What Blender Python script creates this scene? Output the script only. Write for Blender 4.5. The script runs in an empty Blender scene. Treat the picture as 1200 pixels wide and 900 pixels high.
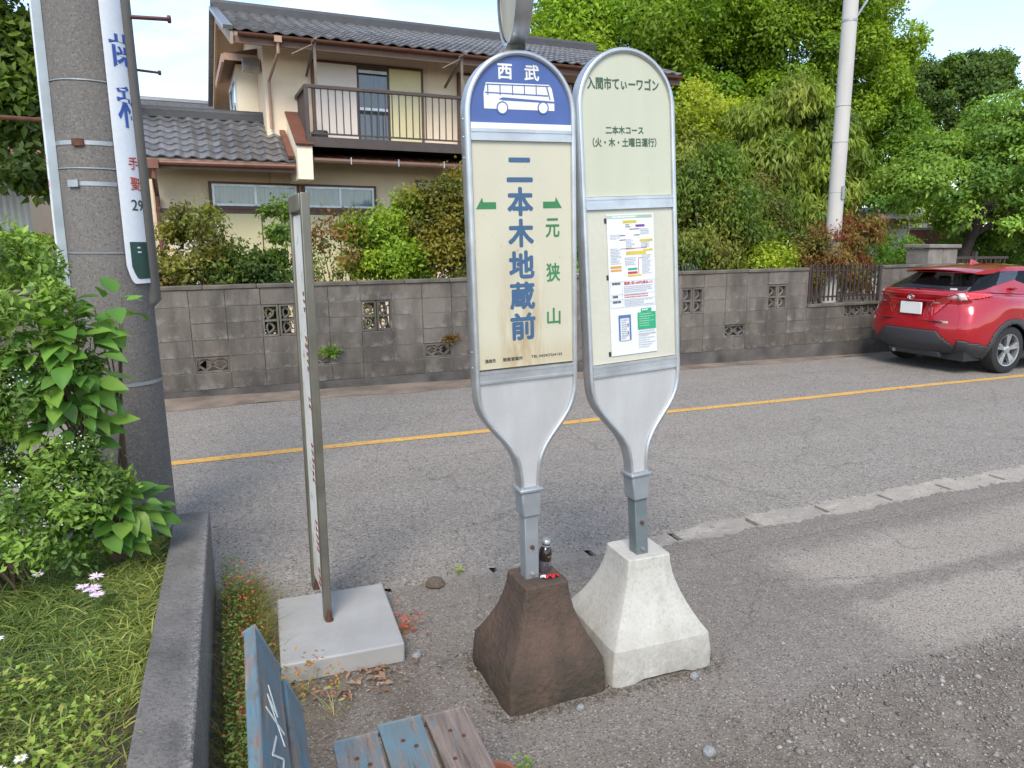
import bpy, math, random
import numpy as np
from mathutils import Vector, Matrix, Euler
random.seed(7); rng = np.random.default_rng(7)
PI = math.pi; rad = math.radians
SC = bpy.context.scene; COL = SC.collection

# ------------------------------------------------------------------ camera
cam_d = bpy.data.cameras.new('camera'); cam = bpy.data.objects.new('camera', cam_d); COL.objects.link(cam)
cam_d.sensor_width = 36; cam_d.lens = 36*825/1200; cam_d.clip_start = .02; cam_d.clip_end = 2000
cam.location = (0, 0, 1.8)
cam.rotation_euler = (rad(90-10.98), 0, rad(-22.5)); SC.camera = cam

# ------------------------------------------------------------------ sky, sun, exposure
SUN_EL, SUN_AZ = rad(46), rad(208)          # azimuth clockwise from +Y
w = bpy.data.worlds.new('World'); SC.world = w; w.use_nodes = True
nt = w.node_tree; nt.nodes.clear()
out = nt.nodes.new('ShaderNodeOutputWorld'); bg = nt.nodes.new('ShaderNodeBackground')
sky = nt.nodes.new('ShaderNodeTexSky'); sky.sky_type = 'NISHITA'; sky.sun_disc = False
sky.sun_elevation = SUN_EL; sky.sun_rotation = SUN_AZ; sky.altitude = 50; sky.air_density = 1.0; sky.dust_density = .5; sky.ozone_density = 2.2
tc = nt.nodes.new('ShaderNodeTexCoord'); mp = nt.nodes.new('ShaderNodeMapping'); mp.inputs['Scale'].default_value = (1.2, 2.2, 5.0)
mp.inputs['Rotation'].default_value = (.2, .25, .5)
nz = nt.nodes.new('ShaderNodeTexNoise'); nz.inputs['Scale'].default_value = 1.6; nz.inputs['Detail'].default_value = 6; nz.inputs['Roughness'].default_value = .6; nz.inputs['Distortion'].default_value = .6
cr = nt.nodes.new('ShaderNodeValToRGB'); cr.color_ramp.elements[0].position = .46; cr.color_ramp.elements[1].position = .78
cr.color_ramp.elements[0].color = (.12, .12, .12, 1); cr.color_ramp.elements[1].color = (.75, .75, .75, 1)
mx = nt.nodes.new('ShaderNodeMixRGB'); mx.inputs[2].default_value = (5.6, 5.8, 6.0, 1)
nt.links.new(tc.outputs['Generated'], mp.inputs[0]); nt.links.new(mp.outputs[0], nz.inputs['Vector']); nt.links.new(nz.outputs['Fac'], cr.inputs[0])
nt.links.new(cr.outputs[0], mx.inputs[0]); nt.links.new(sky.outputs[0], mx.inputs[1]); nt.links.new(mx.outputs[0], bg.inputs[0])
bg.inputs[1].default_value = .125; nt.links.new(bg.outputs[0], out.inputs[0])
sun_d = bpy.data.lights.new('sun', 'SUN'); sun_d.energy = 1.5; sun_d.angle = rad(27); sun_d.color = (1, .93, .82)
sun = bpy.data.objects.new('sun', sun_d); COL.objects.link(sun)
sv = Vector((math.sin(SUN_AZ)*math.cos(SUN_EL), math.cos(SUN_AZ)*math.cos(SUN_EL), math.sin(SUN_EL)))
sun.rotation_euler = sv.to_track_quat('Z', 'Y').to_euler(); sun.location = (0, -5, 20)
SC.view_settings.view_transform = 'Standard'; SC.view_settings.look = 'None'
SC.view_settings.exposure = 1.38; SC.view_settings.gamma = 1

# ------------------------------------------------------------------ helpers: materials
def lnk(t, a, b): t.links.new(a, b)
class NT:
    def __init__(s, name):
        s.m = bpy.data.materials.new(name); s.m.use_nodes = True; s.t = s.m.node_tree
        s.b = s.t.nodes['Principled BSDF']; s.o = s.t.nodes['Material Output']
        s.cache = {}
    def n(s, typ, **kw):
        x = s.t.nodes.new(typ)
        for k, v in kw.items():
            if k.startswith('_'): setattr(x, k[1:], v)
            else: x.inputs[k].default_value = v
        return x
    def coord(s, which='Object', scale=(1, 1, 1), rot=(0, 0, 0)):
        key = (which, scale, rot)
        if key not in s.cache:
            if which == 'World': src = s.n('ShaderNodeNewGeometry').outputs['Position']
            else: src = s.n('ShaderNodeTexCoord').outputs[which]
            mp = s.n('ShaderNodeMapping'); mp.inputs['Scale'].default_value = scale; mp.inputs['Rotation'].default_value = rot
            lnk(s.t, src, mp.inputs[0]); s.cache[key] = mp.outputs[0]
        return s.cache[key]
    def noise(s, scale, which='Object', detail=4, rough=.55, st=(1, 1, 1), dist=0, rot=(0, 0, 0)):
        x = s.n('ShaderNodeTexNoise', Scale=scale, Detail=detail, Roughness=rough, Distortion=dist)
        lnk(s.t, s.coord(which, st, rot), x.inputs['Vector']); return x.outputs['Fac']
    def vor(s, scale, which='Object', out='Distance', feature='F1'):
        x = s.n('ShaderNodeTexVoronoi', Scale=scale, _feature=feature)
        lnk(s.t, s.coord(which), x.inputs['Vector']); return x.outputs[out]
    def ramp(s, fac, p0, p1, v0=0., v1=1.):
        x = s.n('ShaderNodeMapRange'); x.inputs[1].default_value = p0; x.inputs[2].default_value = p1
        x.inputs[3].default_value = v0; x.inputs[4].default_value = v1; lnk(s.t, fac, x.inputs[0]); return x.outputs[0]
    def math(s, op, a, b=None):
        x = s.n('ShaderNodeMath', _operation=op)
        for i, v in enumerate((a, b)):
            if v is None: continue
            if hasattr(v, 'is_linked'): lnk(s.t, v, x.inputs[i])
            else: x.inputs[i].default_value = v
        return x.outputs[0]
    def mix(s, fac, a, b, mode='MIX'):
        x = s.n('ShaderNodeMixRGB', _blend_type=mode)
        for i, v in enumerate((fac, a, b)):
            if hasattr(v, 'is_linked'): lnk(s.t, v, x.inputs[i])
            elif i == 0: x.inputs[0].default_value = v
            else: x.inputs[i].default_value = (*v, 1) if len(v) == 3 else v
        return x.outputs[0]
    def col(s, c):
        if hasattr(c, 'is_linked'): lnk(s.t, c, s.b.inputs['Base Color'])
        else: s.b.inputs['Base Color'].default_value = (*c, 1)
    def rough(s, r):
        if hasattr(r, 'is_linked'): lnk(s.t, r, s.b.inputs['Roughness'])
        else: s.b.inputs['Roughness'].default_value = r
    def bump(s, h, strength=.4, dist=.01):
        x = s.n('ShaderNodeBump', Strength=strength, Distance=dist); lnk(s.t, h, x.inputs['Height']); lnk(s.t, x.outputs[0], s.b.inputs['Normal'])
    def rnd(s): return s.n('ShaderNodeObjectInfo').outputs['Random']

def simple(name, c, rough=.6, metal=0., var=.15, nscale=6, bump=0., c2=None, rnd=0., st=(1, 1, 1), fine=True, spec=None, coat=0):
    """plain material with mottled colour, slight grain and optional per-object variation"""
    N = NT(name); c = tuple(c); c2 = c2 or tuple(v*(1-2*var) for v in c)
    f = N.ramp(N.noise(nscale, st=st, detail=6), .3, .7)
    k = N.mix(f, c, c2)
    if fine: k = N.mix(N.ramp(N.noise(nscale*14, detail=2), .3, .7, 0, .25), k, tuple(v*.75 for v in c))
    if rnd: k = N.mix(1., k, N.n('ShaderNodeCombineXYZ').outputs[0], 'MULTIPLY') if False else N.mix(N.ramp(N.rnd(), 0, 1, 0, rnd), k, tuple(v*.35 for v in c))
    N.col(k); N.b.inputs['Metallic'].default_value = metal
    N.rough(N.ramp(N.noise(nscale*2.3, detail=3), .3, .7, max(.03, rough-.08), min(1, rough+.08)))
    if bump: N.bump(N.noise(nscale*8, detail=6), bump, .006)
    if spec is not None: N.b.inputs['Specular IOR Level'].default_value = spec
    if coat: N.b.inputs['Coat Weight'].default_value = coat; N.b.inputs['Coat Roughness'].default_value = .06
    return N.m

def foliage(name, trans=.45, rough=.5, spec=.3, gain=(2.35, 2.1, 1.5)):
    N = NT(name); a = N.n('ShaderNodeAttribute', _attribute_name='tint')
    k = N.mix(1., a.outputs['Color'], gain, 'MULTIPLY'); N.col(k); N.rough(rough); N.b.inputs['Specular IOR Level'].default_value = spec
    tr = N.n('ShaderNodeBsdfTranslucent')
    warm = N.mix(1., k, (1.25, 1.2, .5), 'MULTIPLY'); lnk(N.t, warm, tr.inputs['Color'])
    ms = N.n('ShaderNodeMixShader', Fac=trans); lnk(N.t, N.b.outputs[0], ms.inputs[1]); lnk(N.t, tr.outputs[0], ms.inputs[2])
    lnk(N.t, ms.outputs[0], N.o.inputs[0]); return N.m
FOL = foliage('foliage'); FOLN = foliage('foliage_near', .35, .42, .35, (2.6, 2.25, 1.8))
def tinted(name, rough=.7):
    N = NT(name); a = N.n('ShaderNodeAttribute', _attribute_name='tint'); N.col(a.outputs['Color']); N.rough(rough); return N.m
TINT = tinted('tinted_matter')

# ------------------------------------------------------------------ helpers: meshes
class MB:
    def __init__(s): s.v = []; s.f = []; s.mi = []; s.smooth = False
    def add(s, vs, fs, mi=0, M=None):
        b = len(s.v)
        if M is not None: vs = [M @ Vector(p) for p in vs]
        s.v += [tuple(p) for p in vs]; s.f += [tuple(b+i for i in f) for f in fs]; s.mi += [mi]*len(fs); return s
    def box(s, c, d, rz=0, mi=0, M=None):
        x, y, z = d[0]/2, d[1]/2, d[2]/2
        vs = [(-x, -y, -z), (x, -y, -z), (x, y, -z), (-x, y, -z), (-x, -y, z), (x, -y, z), (x, y, z), (-x, y, z)]
        T = Matrix.Translation(c) @ Matrix.Rotation(rz, 4, 'Z')
        if M is not None: T = M @ T
        return s.add(vs, [(0, 3, 2, 1), (4, 5, 6, 7), (0, 1, 5, 4), (1, 2, 6, 5), (2, 3, 7, 6), (3, 0, 4, 7)], mi, T)
    def b2(s, a, b, mi=0):
        return s.box([(a[i]+b[i])/2 for i in range(3)], [abs(b[i]-a[i]) for i in range(3)], 0, mi)
    def bar(s, p, q, w, h=None, mi=0, up=(0, 0, 1)):
        p, q = Vector(p), Vector(q); d = (q-p); L = d.length; d.normalize(); h = h or w
        u = Vector(up)
        if abs(d.dot(u)) > .98: u = Vector((0, 1, 0))
        r = d.cross(u).normalized(); u = r.cross(d)
        M = Matrix((( r.x, d.x, u.x, (p.x+q.x)/2), (r.y, d.y, u.y, (p.y+q.y)/2), (r.z, d.z, u.z, (p.z+q.z)/2), (0, 0, 0, 1)))
        return s.box((0, 0, 0), (w, L, h), 0, mi, M)
    def tube(s, pts, r, n=8, mi=0, caps=True):
        pts = [Vector(p) for p in pts]; rs = r if isinstance(r, (list, tuple)) else [r]*len(pts); vs = []; fs = []
        prev = None
        for i, p in enumerate(pts):
            d = (pts[min(i+1, len(pts)-1)]-pts[max(i-1, 0)]).normalized()
            if prev is None:
                u = Vector((0, 0, 1)) if abs(d.z) < .9 else Vector((1, 0, 0))
                a = d.cross(u).normalized()
            else: a = (prev - d*prev.dot(d)).normalized()
            prev = a; b = d.cross(a)
            for k in range(n):
                t = 2*PI*k/n; vs.append(p+(a*math.cos(t)+b*math.sin(t))*rs[i])
        m = len(pts)
        for i in range(m-1):
            for k in range(n): fs.append((i*n+k, i*n+(k+1) % n, (i+1)*n+(k+1) % n, (i+1)*n+k))
        if caps: fs += [tuple(range(n-1, -1, -1)), tuple((m-1)*n+k for k in range(n))]
        return s.add(vs, fs, mi)
    def lathe(s, prof, n=24, c=(0, 0, 0), mi=0, M=None, a0=0, a1=2*PI):
        full = abs(a1-a0-2*PI) < 1e-6; cols = n if full else n+1; vs = []; fs = []
        for (r, z) in prof:
            for k in range(cols):
                t = a0+(a1-a0)*k/n; vs.append((c[0]+r*math.cos(t), c[1]+r*math.sin(t), c[2]+z))
        for i in range(len(prof)-1):
            for k in range(n):
                k2 = (k+1) % cols; fs.append((i*cols+k, i*cols+k2, (i+1)*cols+k2, (i+1)*cols+k))
        return s.add(vs, fs, mi, M)
    def prism(s, poly, t0, t1, axis='y', mi=0, M=None):
        """poly: 2-D outline (counter-clockwise); axis y: points are (x,z); axis x: (y,z); axis z: (x,y)"""
        n = len(poly)
        f = {'y': lambda p, t: (p[0], t, p[1]), 'x': lambda p, t: (t, p[0], p[1]), 'z': lambda p, t: (p[0], p[1], t)}[axis]
        vs = [f(p, t0) for p in poly]+[f(p, t1) for p in poly]
        fs = [tuple(range(n)), tuple(range(2*n-1, n-1, -1))]+[(i, i+n, (i+1) % n+n, (i+1) % n) for i in range(n)]
        return s.add(vs, fs, mi, M)
    def grid(s, rows, mi=0, closed=False):
        m = len(rows); n = len(rows[0]); vs = [p for r in rows for p in r]; fs = []
        for i in range(m-1):
            for k in range(n if closed else n-1): fs.append((i*n+k, i*n+(k+1) % n, (i+1)*n+(k+1) % n, (i+1)*n+k))
        return s.add(vs, fs, mi)
WL = {}
def setp(o, label=None, cat=None, group=None, kind=None):
    for k, v in (('label', label), ('category', cat), ('group', group), ('kind', kind)):
        if v: o[k] = v
    return o
def mkobj(name, me, parent=None, loc=(0, 0, 0), rot=(0, 0, 0)):
    o = bpy.data.objects.new(name, me); COL.objects.link(o); o.location = loc; o.rotation_euler = rot
    if parent is not None: o.parent = parent
    WL[o] = Vector(loc)+(WL[parent] if parent is not None else Vector((0, 0, 0)))
    return o
def mesh(name, mb, mats, smooth=False, angle=None):
    me = bpy.data.meshes.new(name); me.from_pydata(mb.v, [], mb.f)
    for m in (mats if isinstance(mats, (list, tuple)) else [mats]): me.materials.append(m)
    if any(mb.mi): me.polygons.foreach_set('material_index', mb.mi)
    if smooth:
        me.polygons.foreach_set('use_smooth', [True]*len(mb.f))
        if angle: me.set_sharp_from_angle(angle=rad(angle))
    me.validate(); return me
def part(name, mb, mats, parent=None, world=False, smooth=False, angle=40, bevel=0, seg=2, label=None, kind=None, loc=(0, 0, 0), rot=(0, 0, 0)):
    if world and parent is not None:
        k = WL[parent]; mb.v = [(p[0]-k.x, p[1]-k.y, p[2]-k.z) for p in mb.v]
    o = mkobj(name, mesh(name, mb, mats, smooth or bevel > 0, min(35, angle) if bevel else angle), parent, loc, rot)
    if bevel:
        b = o.modifiers.new('bevel', 'BEVEL'); b.width = bevel; b.segments = seg; b.limit_method = 'ANGLE'; b.angle_limit = rad(35)
    return setp(o, label, kind=kind)
def thing(name, label, cat, loc=(0, 0, 0), group=None):
    o = mkobj(name, None, None, loc); o.empty_display_size = .2
    return setp(o, label, cat, group)
def struct(name, mb, mats, parent=None, **k):
    return part(name, mb, mats, parent, kind='structure', **k)
def npmesh(name, V, F, mat, tint=None, smooth=False):
    me = bpy.data.meshes.new(name); V = np.asarray(V, np.float32); F = np.asarray(F, np.int32); k = F.shape[1]
    me.vertices.add(len(V)); me.vertices.foreach_set('co', V.ravel())
    me.loops.add(F.size); me.loops.foreach_set('vertex_index', F.ravel())
    me.polygons.add(len(F)); me.polygons.foreach_set('loop_start', np.arange(0, F.size, k, dtype=np.int32))
    if smooth: me.polygons.foreach_set('use_smooth', np.ones(len(F), bool))
    if tint is not None:
        a = me.attributes.new('tint', 'FLOAT_COLOR', 'POINT')
        c = np.ones((len(V), 4), np.float32); c[:, :3] = tint; a.data.foreach_set('color', c.ravel())
    me.materials.append(mat); me.update(calc_edges=True); return me
def unit(a): return a/np.maximum(np.linalg.norm(a, axis=-1, keepdims=True), 1e-9)
def rdir(n): return unit(rng.normal(size=(n, 3)))
def leaves(C, N, T, L, W, fold=.18):
    """folded diamond leaves: (V,F)"""
    n = len(C); L = np.broadcast_to(L, (n,))[:, None]; W = np.broadcast_to(W, (n,))[:, None]
    T = unit(T); N = unit(N-T*np.sum(N*T, 1, keepdims=True)); B = np.cross(N, T)
    base = C-T*L*.5; tip = C+T*L*.5-N*L*.08; l = C-T*L*.05+B*W*.5+N*W*fold; r = C-T*L*.05-B*W*.5+N*W*fold
    V = np.stack([base, l, tip, r], 1).reshape(-1, 3); i = np.arange(n)[:, None]*4
    F = np.concatenate([i+[[0, 2, 1]], i+[[0, 3, 2]]], 0); return V, F
def pal(n, cols, jitter=.15):
    cols = np.array(cols); t = rng.integers(0, len(cols), n); u = rng.random((n, 1))
    c = cols[t]*(1-u*.5)+cols[(t+1) % len(cols)]*u*.5
    return np.clip(c*(1+rng.normal(size=(n, 1))*jitter), .004, 1)
def blades(P, D, L, Wd, droop, seg=3):
    """grass blades from P along D (unit, upward-ish), bending outwards: (V,F)"""
    n = len(P); L = np.broadcast_to(L, (n,)); Wd = np.broadcast_to(Wd, (n,)); side = unit(np.cross(D, rdir(n))); rows = []
    hor = D.copy(); hor[:, 2] = 0; hor = unit(hor+rng.normal(size=(n, 3))*1e-3)
    for k in range(seg+1):
        t = k/seg; c = P+D*(L*t)[:, None]+hor*(L*droop*t*t)[:, None]-np.array([0, 0, 1])*(L*droop*.8*t*t*t)[:, None]
        wk = (Wd*(1-t*.92)*.5)[:, None]; rows += [c-side*wk, c+side*wk]
    V = np.stack(rows, 1); m = 2*(seg+1); i = np.arange(n)[:, None]*m
    F = np.concatenate([i+[[2*k, 2*k+1, 2*k+3, 2*k+2]] for k in range(seg)], 0); return V.reshape(-1, 3), F
def rep(c, k): return np.repeat(c, k, axis=0)
def text_mb(s, size, off=0., wx=1.):
    """outline lettering as a flat mesh in the x-z plane, centred on 0,0: MB"""
    cu = bpy.data.curves.new('t', 'FONT'); cu.body = s; cu.size = size; cu.align_x = 'CENTER'; cu.offset = off; cu.resolution_u = 3
    o = bpy.data.objects.new('t', cu); COL.objects.link(o); bpy.context.view_layer.update()
    dg = bpy.context.evaluated_depsgraph_get(); me = bpy.data.meshes.new_from_object(o.evaluated_get(dg))
    vs = [v.co.copy() for v in me.vertices]; fs = [tuple(p.vertices) for p in me.polygons]
    bpy.data.objects.remove(o); bpy.data.curves.remove(cu); bpy.data.meshes.remove(me)
    mb = MB()
    if not vs: return mb
    xs = [v.x for v in vs]; ys = [v.y for v in vs]; cx = (min(xs)+max(xs))/2; cy = (min(ys)+max(ys))/2
    mb.bw = max(xs)-min(xs); mb.bh = max(ys)-min(ys)
    mb.add([((v.x-cx)*wx, 0, v.y-cy) for v in vs], fs); return mb
def put_text(mb, s, x, z, y, w=None, h=None, off=0., mi=0, bold=0.):
    """fit string s into w x h centred on (x,z) on the plane y, facing -y"""
    t = text_mb(s, .1, 0.)
    bold = bold or off
    if w: w = w-2*bold
    if h: h = h-2*bold
    sx = (w/t.bw) if w else None; sz = (h/t.bh) if h else None
    sx = sx or sz; sz = sz or sx
    k = 8 if bold > 0 else 1
    for i in range(k):      # heavier strokes: the outline repeated round a small circle, each a hair in front of the last
        dx, dz = bold*math.cos(2*PI*i/k)*(k > 1), bold*math.sin(2*PI*i/k)*(k > 1); mb.add([(p[0]*sx+x+dx, y-i*.00004, p[2]*sz+z+dz) for p in t.v], t.f, mi)
    return mb
def copytree(o, parent=None):
    c = o.copy(); COL.objects.link(c); WL[c] = WL[o].copy()
    if parent is not None: c.parent = parent
    for ch in list(o.children): copytree(ch, c)
    return c

# ------------------------------------------------------------------ materials
def asphalt(name, patches):
    N = NT(name)
    big = N.ramp(N.noise(.9, 'World', detail=5), .3, .7)
    if patches:
        sep = N.n('ShaderNodeSeparateXYZ'); lnk(N.t, N.coord('World'), sep.inputs[0])
        jit = N.ramp(N.noise(9, 'World', detail=5), .2, .8, -.05, .05); jit2 = N.ramp(N.noise(2.2, 'World', detail=3), .25, .75, -.12, .12)
        X = N.math('ADD', sep.outputs[0], N.math('ADD', jit, jit2)); Y = N.math('ADD', sep.outputs[1], N.math('ADD', jit, N.math('MULTIPLY', jit2, .3)))
        def band(v, a, b, s=.06): return N.math('MULTIPLY', N.ramp(v, a-s, a+s), N.ramp(v, b-s, b+s, 1, 0))
        old = N.math('MULTIPLY', N.ramp(X, 2.72, 2.98), band(Y, 1.88, 3.02, .09))          # older pale asphalt left between newer patches
        old = N.math('MULTIPLY', old, N.math('SUBTRACT', 1., N.math('MULTIPLY', band(Y, 2.41, 2.56, .035), .95)))
        soil = N.math('MAXIMUM', N.ramp(Y, 1.8, 2.02, 1, 0), N.math('MULTIPLY', N.ramp(X, .62, .95, 1, 0), N.ramp(Y, 2.75, 2.95, 1, 0)))
        c = N.mix(big, (.172, .147, .122), (.208, .179, .151))
        c = N.mix(N.math('MULTIPLY', old, .85), c, N.mix(big, (.285, .245, .20), (.335, .292, .242)))
        c = N.mix(N.math('MULTIPLY', soil, .75), c, N.mix(N.ramp(N.noise(6, 'World', detail=6), .35, .65), (.11, .082, .060), (.18, .15, .12)))
    else:
        c = N.mix(big, (.215, .188, .157), (.25, .22, .186))
        c = N.mix(N.ramp(N.noise(1.0, 'World', st=(.06, 1.6, 1), detail=4), .35, .7, 0, .8), c, (.27, .238, .203))
        c = N.mix(N.ramp(N.noise(3, 'World', detail=6), .55, .8, 0, .45), c, (.155, .136, .116))
    # aggregate: pale and dark stones
    v1 = N.vor(150 if patches else 95, 'World', 'Color'); s1 = N.n('ShaderNodeSeparateColor'); lnk(N.t, v1, s1.inputs[0])
    c = N.mix(N.ramp(s1.outputs[0], .84, 1.0, 0, .55), c, (.42, .40, .37))
    c = N.mix(N.ramp(s1.outputs[1], .65, 1.0, 0, .75), c, (.045, .043, .042))
    v2 = N.vor(28 if patches else 62, 'World', 'Color'); s2 = N.n('ShaderNodeSeparateColor'); lnk(N.t, v2, s2.inputs[0])
    c = N.mix(N.ramp(s2.outputs[0], .86, 1.0, 0, .10 if patches else .45), c, (.40, .375, .34))
    # thin cracks
    cv = N.n('ShaderNodeTexVoronoi', Scale=.8, _feature='DISTANCE_TO_EDGE')
    dn = N.n('ShaderNodeTexNoise', Scale=3., Detail=5.); lnk(N.t, N.coord('World'), dn.inputs['Vector'])
    lnk(N.t, N.mix(.22, N.coord('World'), dn.outputs['Color']), cv.inputs['Vector'])
    c = N.mix(N.ramp(cv.outputs['Distance'], .001, .006, .30, 0), c, (.04, .038, .036))
    N.col(c); N.rough(.88); N.b.inputs['Specular IOR Level'].default_value = .3
    h = N.math('ADD', N.vor(150 if patches else 95, 'World'), N.math('MULTIPLY', N.noise(60, 'World', detail=4), .8))
    N.bump(h, .4 if patches else .55, .010); return N.m
ROAD = asphalt('road_asphalt', False); PAVE = asphalt('pavement_asphalt', True)

def block_mat():
    N = NT('weathered_block')
    stain = N.noise(2.6, 'World', st=(1, 1, .28), detail=7, rough=.65); blot = N.noise(7, 'World', detail=7, rough=.7)
    c = N.mix(N.ramp(N.rnd(), 0, 1), (.152, .127, .101), (.182, .155, .127))
    c = N.mix(N.ramp(stain, .42, .60, 0, .8), c, (.058, .048, .039))
    wz = N.n('ShaderNodeSeparateXYZ'); lnk(N.t, N.coord('World'), wz.inputs[0])
    c = N.mix(N.math('MULTIPLY', N.ramp(wz.outputs[2], .95, .1, 0, 1), N.ramp(N.noise(3.3, 'World', st=(1, 1, .5), detail=7, rough=.65), .38, .56, .05, .8)), c, (.055, .045, .036))
    z = N.n('ShaderNodeSeparateXYZ'); lnk(N.t, N.coord('World'), z.inputs[0])
    oz = N.n('ShaderNodeSeparateXYZ'); lnk(N.t, N.coord('Object'), oz.inputs[0])
    eff = N.math('MULTIPLY', N.ramp(oz.outputs[2], -.07, .04, 1, 0), N.ramp(blot, .50, .68))       # pale lime bloom that gathers along the bed joints
    c = N.mix(N.math('MULTIPLY', eff, .5), c, (.33, .31, .285))
    c = N.mix(N.ramp(N.noise(1.3, 'World', detail=5), .55, .75, 0, .5), c, (.12, .085, .065))
    c = N.mix(N.ramp(N.noise(90, 'World', detail=2), .35, .7, 0, .35), c, (.07, .066, .062))
    N.col(c); N.rough(.92); N.bump(N.noise(55, 'World', detail=6), .45, .008); return N.m
BLOCK = block_mat()
MORTAR = simple('mortar', (.20, .185, .165), .95, var=.3, nscale=5, bump=.3)
CONC = simple('old_concrete', (.30, .28, .255), .9, var=.18, nscale=3, bump=.35)
COPING = simple('mossy_coping', (.17, .145, .115), .95, var=.3, nscale=4, bump=.5, rnd=.2)
FOUND = simple('stained_foundation', (.125, .112, .10), .95, var=.35, nscale=3, bump=.5)
DARK = simple('dark_gap', (.02, .02, .02), .9, var=.1)
ALU = simple('satin_aluminium', (.62, .63, .64), .36, .8, var=.14, nscale=9)
ALU2 = simple('grey_painted_steel', (.34, .36, .375), .42, .45, var=.12, nscale=7, bump=.05)
STEEL = simple('galvanised_steel', (.40, .41, .41), .45, .7, var=.15, nscale=9)
RUST = simple('rusty_iron', (.14, .055, .03), .85, .2, var=.3, nscale=20, bump=.4)
WHITE = simple('white_paint', (.74, .75, .76), .4, var=.04, nscale=3)
BLACKP = simple('black_plastic', (.02, .02, .022), .45, var=.1)

# ------------------------------------------------------------------ ground, road, gutter
mb = MB(); mb.add([(-300, -300, -.03), (300, -300, -.03), (300, 300, -.03), (-300, 300, -.03)], [(0, 1, 2, 3)])
struct('ground', mb, simple('garden_soil', (.10, .085, .06), .95, var=.3, nscale=1.5, bump=.5))
mb = MB(); mb.add([(-80, 3.66, 0), (80, 3.66, 0), (80, 8.62, 0), (-80, 8.62, 0)], [(0, 1, 2, 3)])
road = struct('road', mb, ROAD)
mb = MB(); mb.add([(-80, -8, 0), (80, -8, 0), (80, 3.30, 0), (-80, 3.30, 0)], [(0, 1, 2, 3)])
struct('pavement', mb, PAVE)
def tar_edge(parent, y_in, y_edge, sgn, m):
    xs = np.arange(-12, 14, .025); k = [rng.random()*6 for _ in range(4)]
    e = y_edge+sgn*(.10*np.clip((3.0-xs)/1.8, 0, 1)+.012*np.sin(xs*1.3+k[0])+.012*np.sin(xs*3.7+k[1])+.014*np.sin(xs*11+k[2])+.012*rng.normal(size=len(xs)))
    mb = MB(); mb.grid([[(x, y_in, .0015), (x, (y_in+y)/2, .0055), (x, y, .0060), (x, y+sgn*.004, .001)][::sgn] for x, y in zip(xs, e)]); part('tar_edge', mb, m, parent, kind='structure')
tar_edge(road, 3.80, 3.59, -1, ROAD); tar_edge(bpy.data.objects['pavement'], 3.18, 3.365, 1, PAVE)
def lane_paint():
    N = NT('worn_yellow_paint')
    wear = N.ramp(N.noise(22, 'World', detail=7, rough=.75), .52, .64)
    N.col(N.mix(wear, N.mix(N.ramp(N.noise(3, 'World'), .3, .7), (.62, .34, .06), (.52, .29, .07)), (.17, .155, .14))); N.rough(.8)
    N.bump(N.noise(90, 'World'), .3, .006); return N.m
mb = MB(); xs = np.linspace(-40, 60, 120)
mb.grid([[(x, 6.33+.012*math.sin(x*1.7)-.004*(x-3)+.0, .004), (x, 6.45+.012*math.sin(x*1.7+.4)-.004*(x-3), .004)] for x in xs])
o = struct('centre_line', mb, lane_paint(), road)
# verge strip of dusty earth between the far road edge and the wall
mb = MB(); xs = np.linspace(-30, 40, 160)
mb.grid([[(x, 8.58+.05*math.sin(x*2.1)+.04*math.sin(x*5.3), .003), (x, 9.5, .05)] for x in xs])
struct('dirt_ground', mb, simple('dusty_verge', (.26, .20, .15), .95, var=.3, nscale=2.5, bump=.5))
# gutter blocks along the kerb line
def gutter_mat():
    N = NT('gutter_concrete')
    c = N.mix(N.ramp(N.noise(5, 'World', detail=6), .3, .7), (.45, .39, .32), (.33, .29, .24))
    sx = N.n('ShaderNodeSeparateXYZ'); lnk(N.t, N.coord('World'), sx.inputs[0])
    over = N.math('MULTIPLY', N.ramp(sx.outputs[0], 1.0, 5.0, 1., .35), N.ramp(N.noise(3.8, 'World', st=(1, 2, 1), detail=7, rough=.75), .36, .52))   # road tar and grit smeared over the blocks
    c = N.mix(over, c, N.mix(N.ramp(N.noise(14, 'World', detail=5), .3, .7), (.165, .148, .128), (.24, .21, .175)))
    c = N.mix(N.ramp(N.noise(70, 'World', detail=2), .4, .7, 0, .5), c, (.16, .145, .13))
    N.col(c); N.rough(.92); N.bump(N.noise(60, 'World', detail=5), .5, .008); return N.m
GUT = gutter_mat()
gut = MB(); gut.b2((-40, 3.30, -.2), (60, 3.66, -.022)); gutter = struct('gutter', gut, MORTAR)
gm = None
for i in range(-8, 26):
    x0 = -.49+i*.613
    mb = MB(); a, b = .003, .61
    # a block with a drain slot notched into its end
    poly = [(a, -.18), (b, -.18), (b, -.06), (b-.035, -.06), (b-.035, .075), (b, .075), (b, .18), (a, .18)]
    if gm is None: mb.prism(poly, -.14, .003, 'z'); gm = mesh('gutter_block', mb, GUT)
    mkobj('gutter_block', gm, gutter, (x0, 3.478+random.uniform(-.003, .003), random.uniform(-.003, .002)), (random.uniform(-.004, .004), 0, 0))
mb = MB(); mb.b2((-40, 3.30, -.021), (60, 3.66, -.019)); part('gutter_bed', mb, DARK, gutter, kind='structure')

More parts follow.
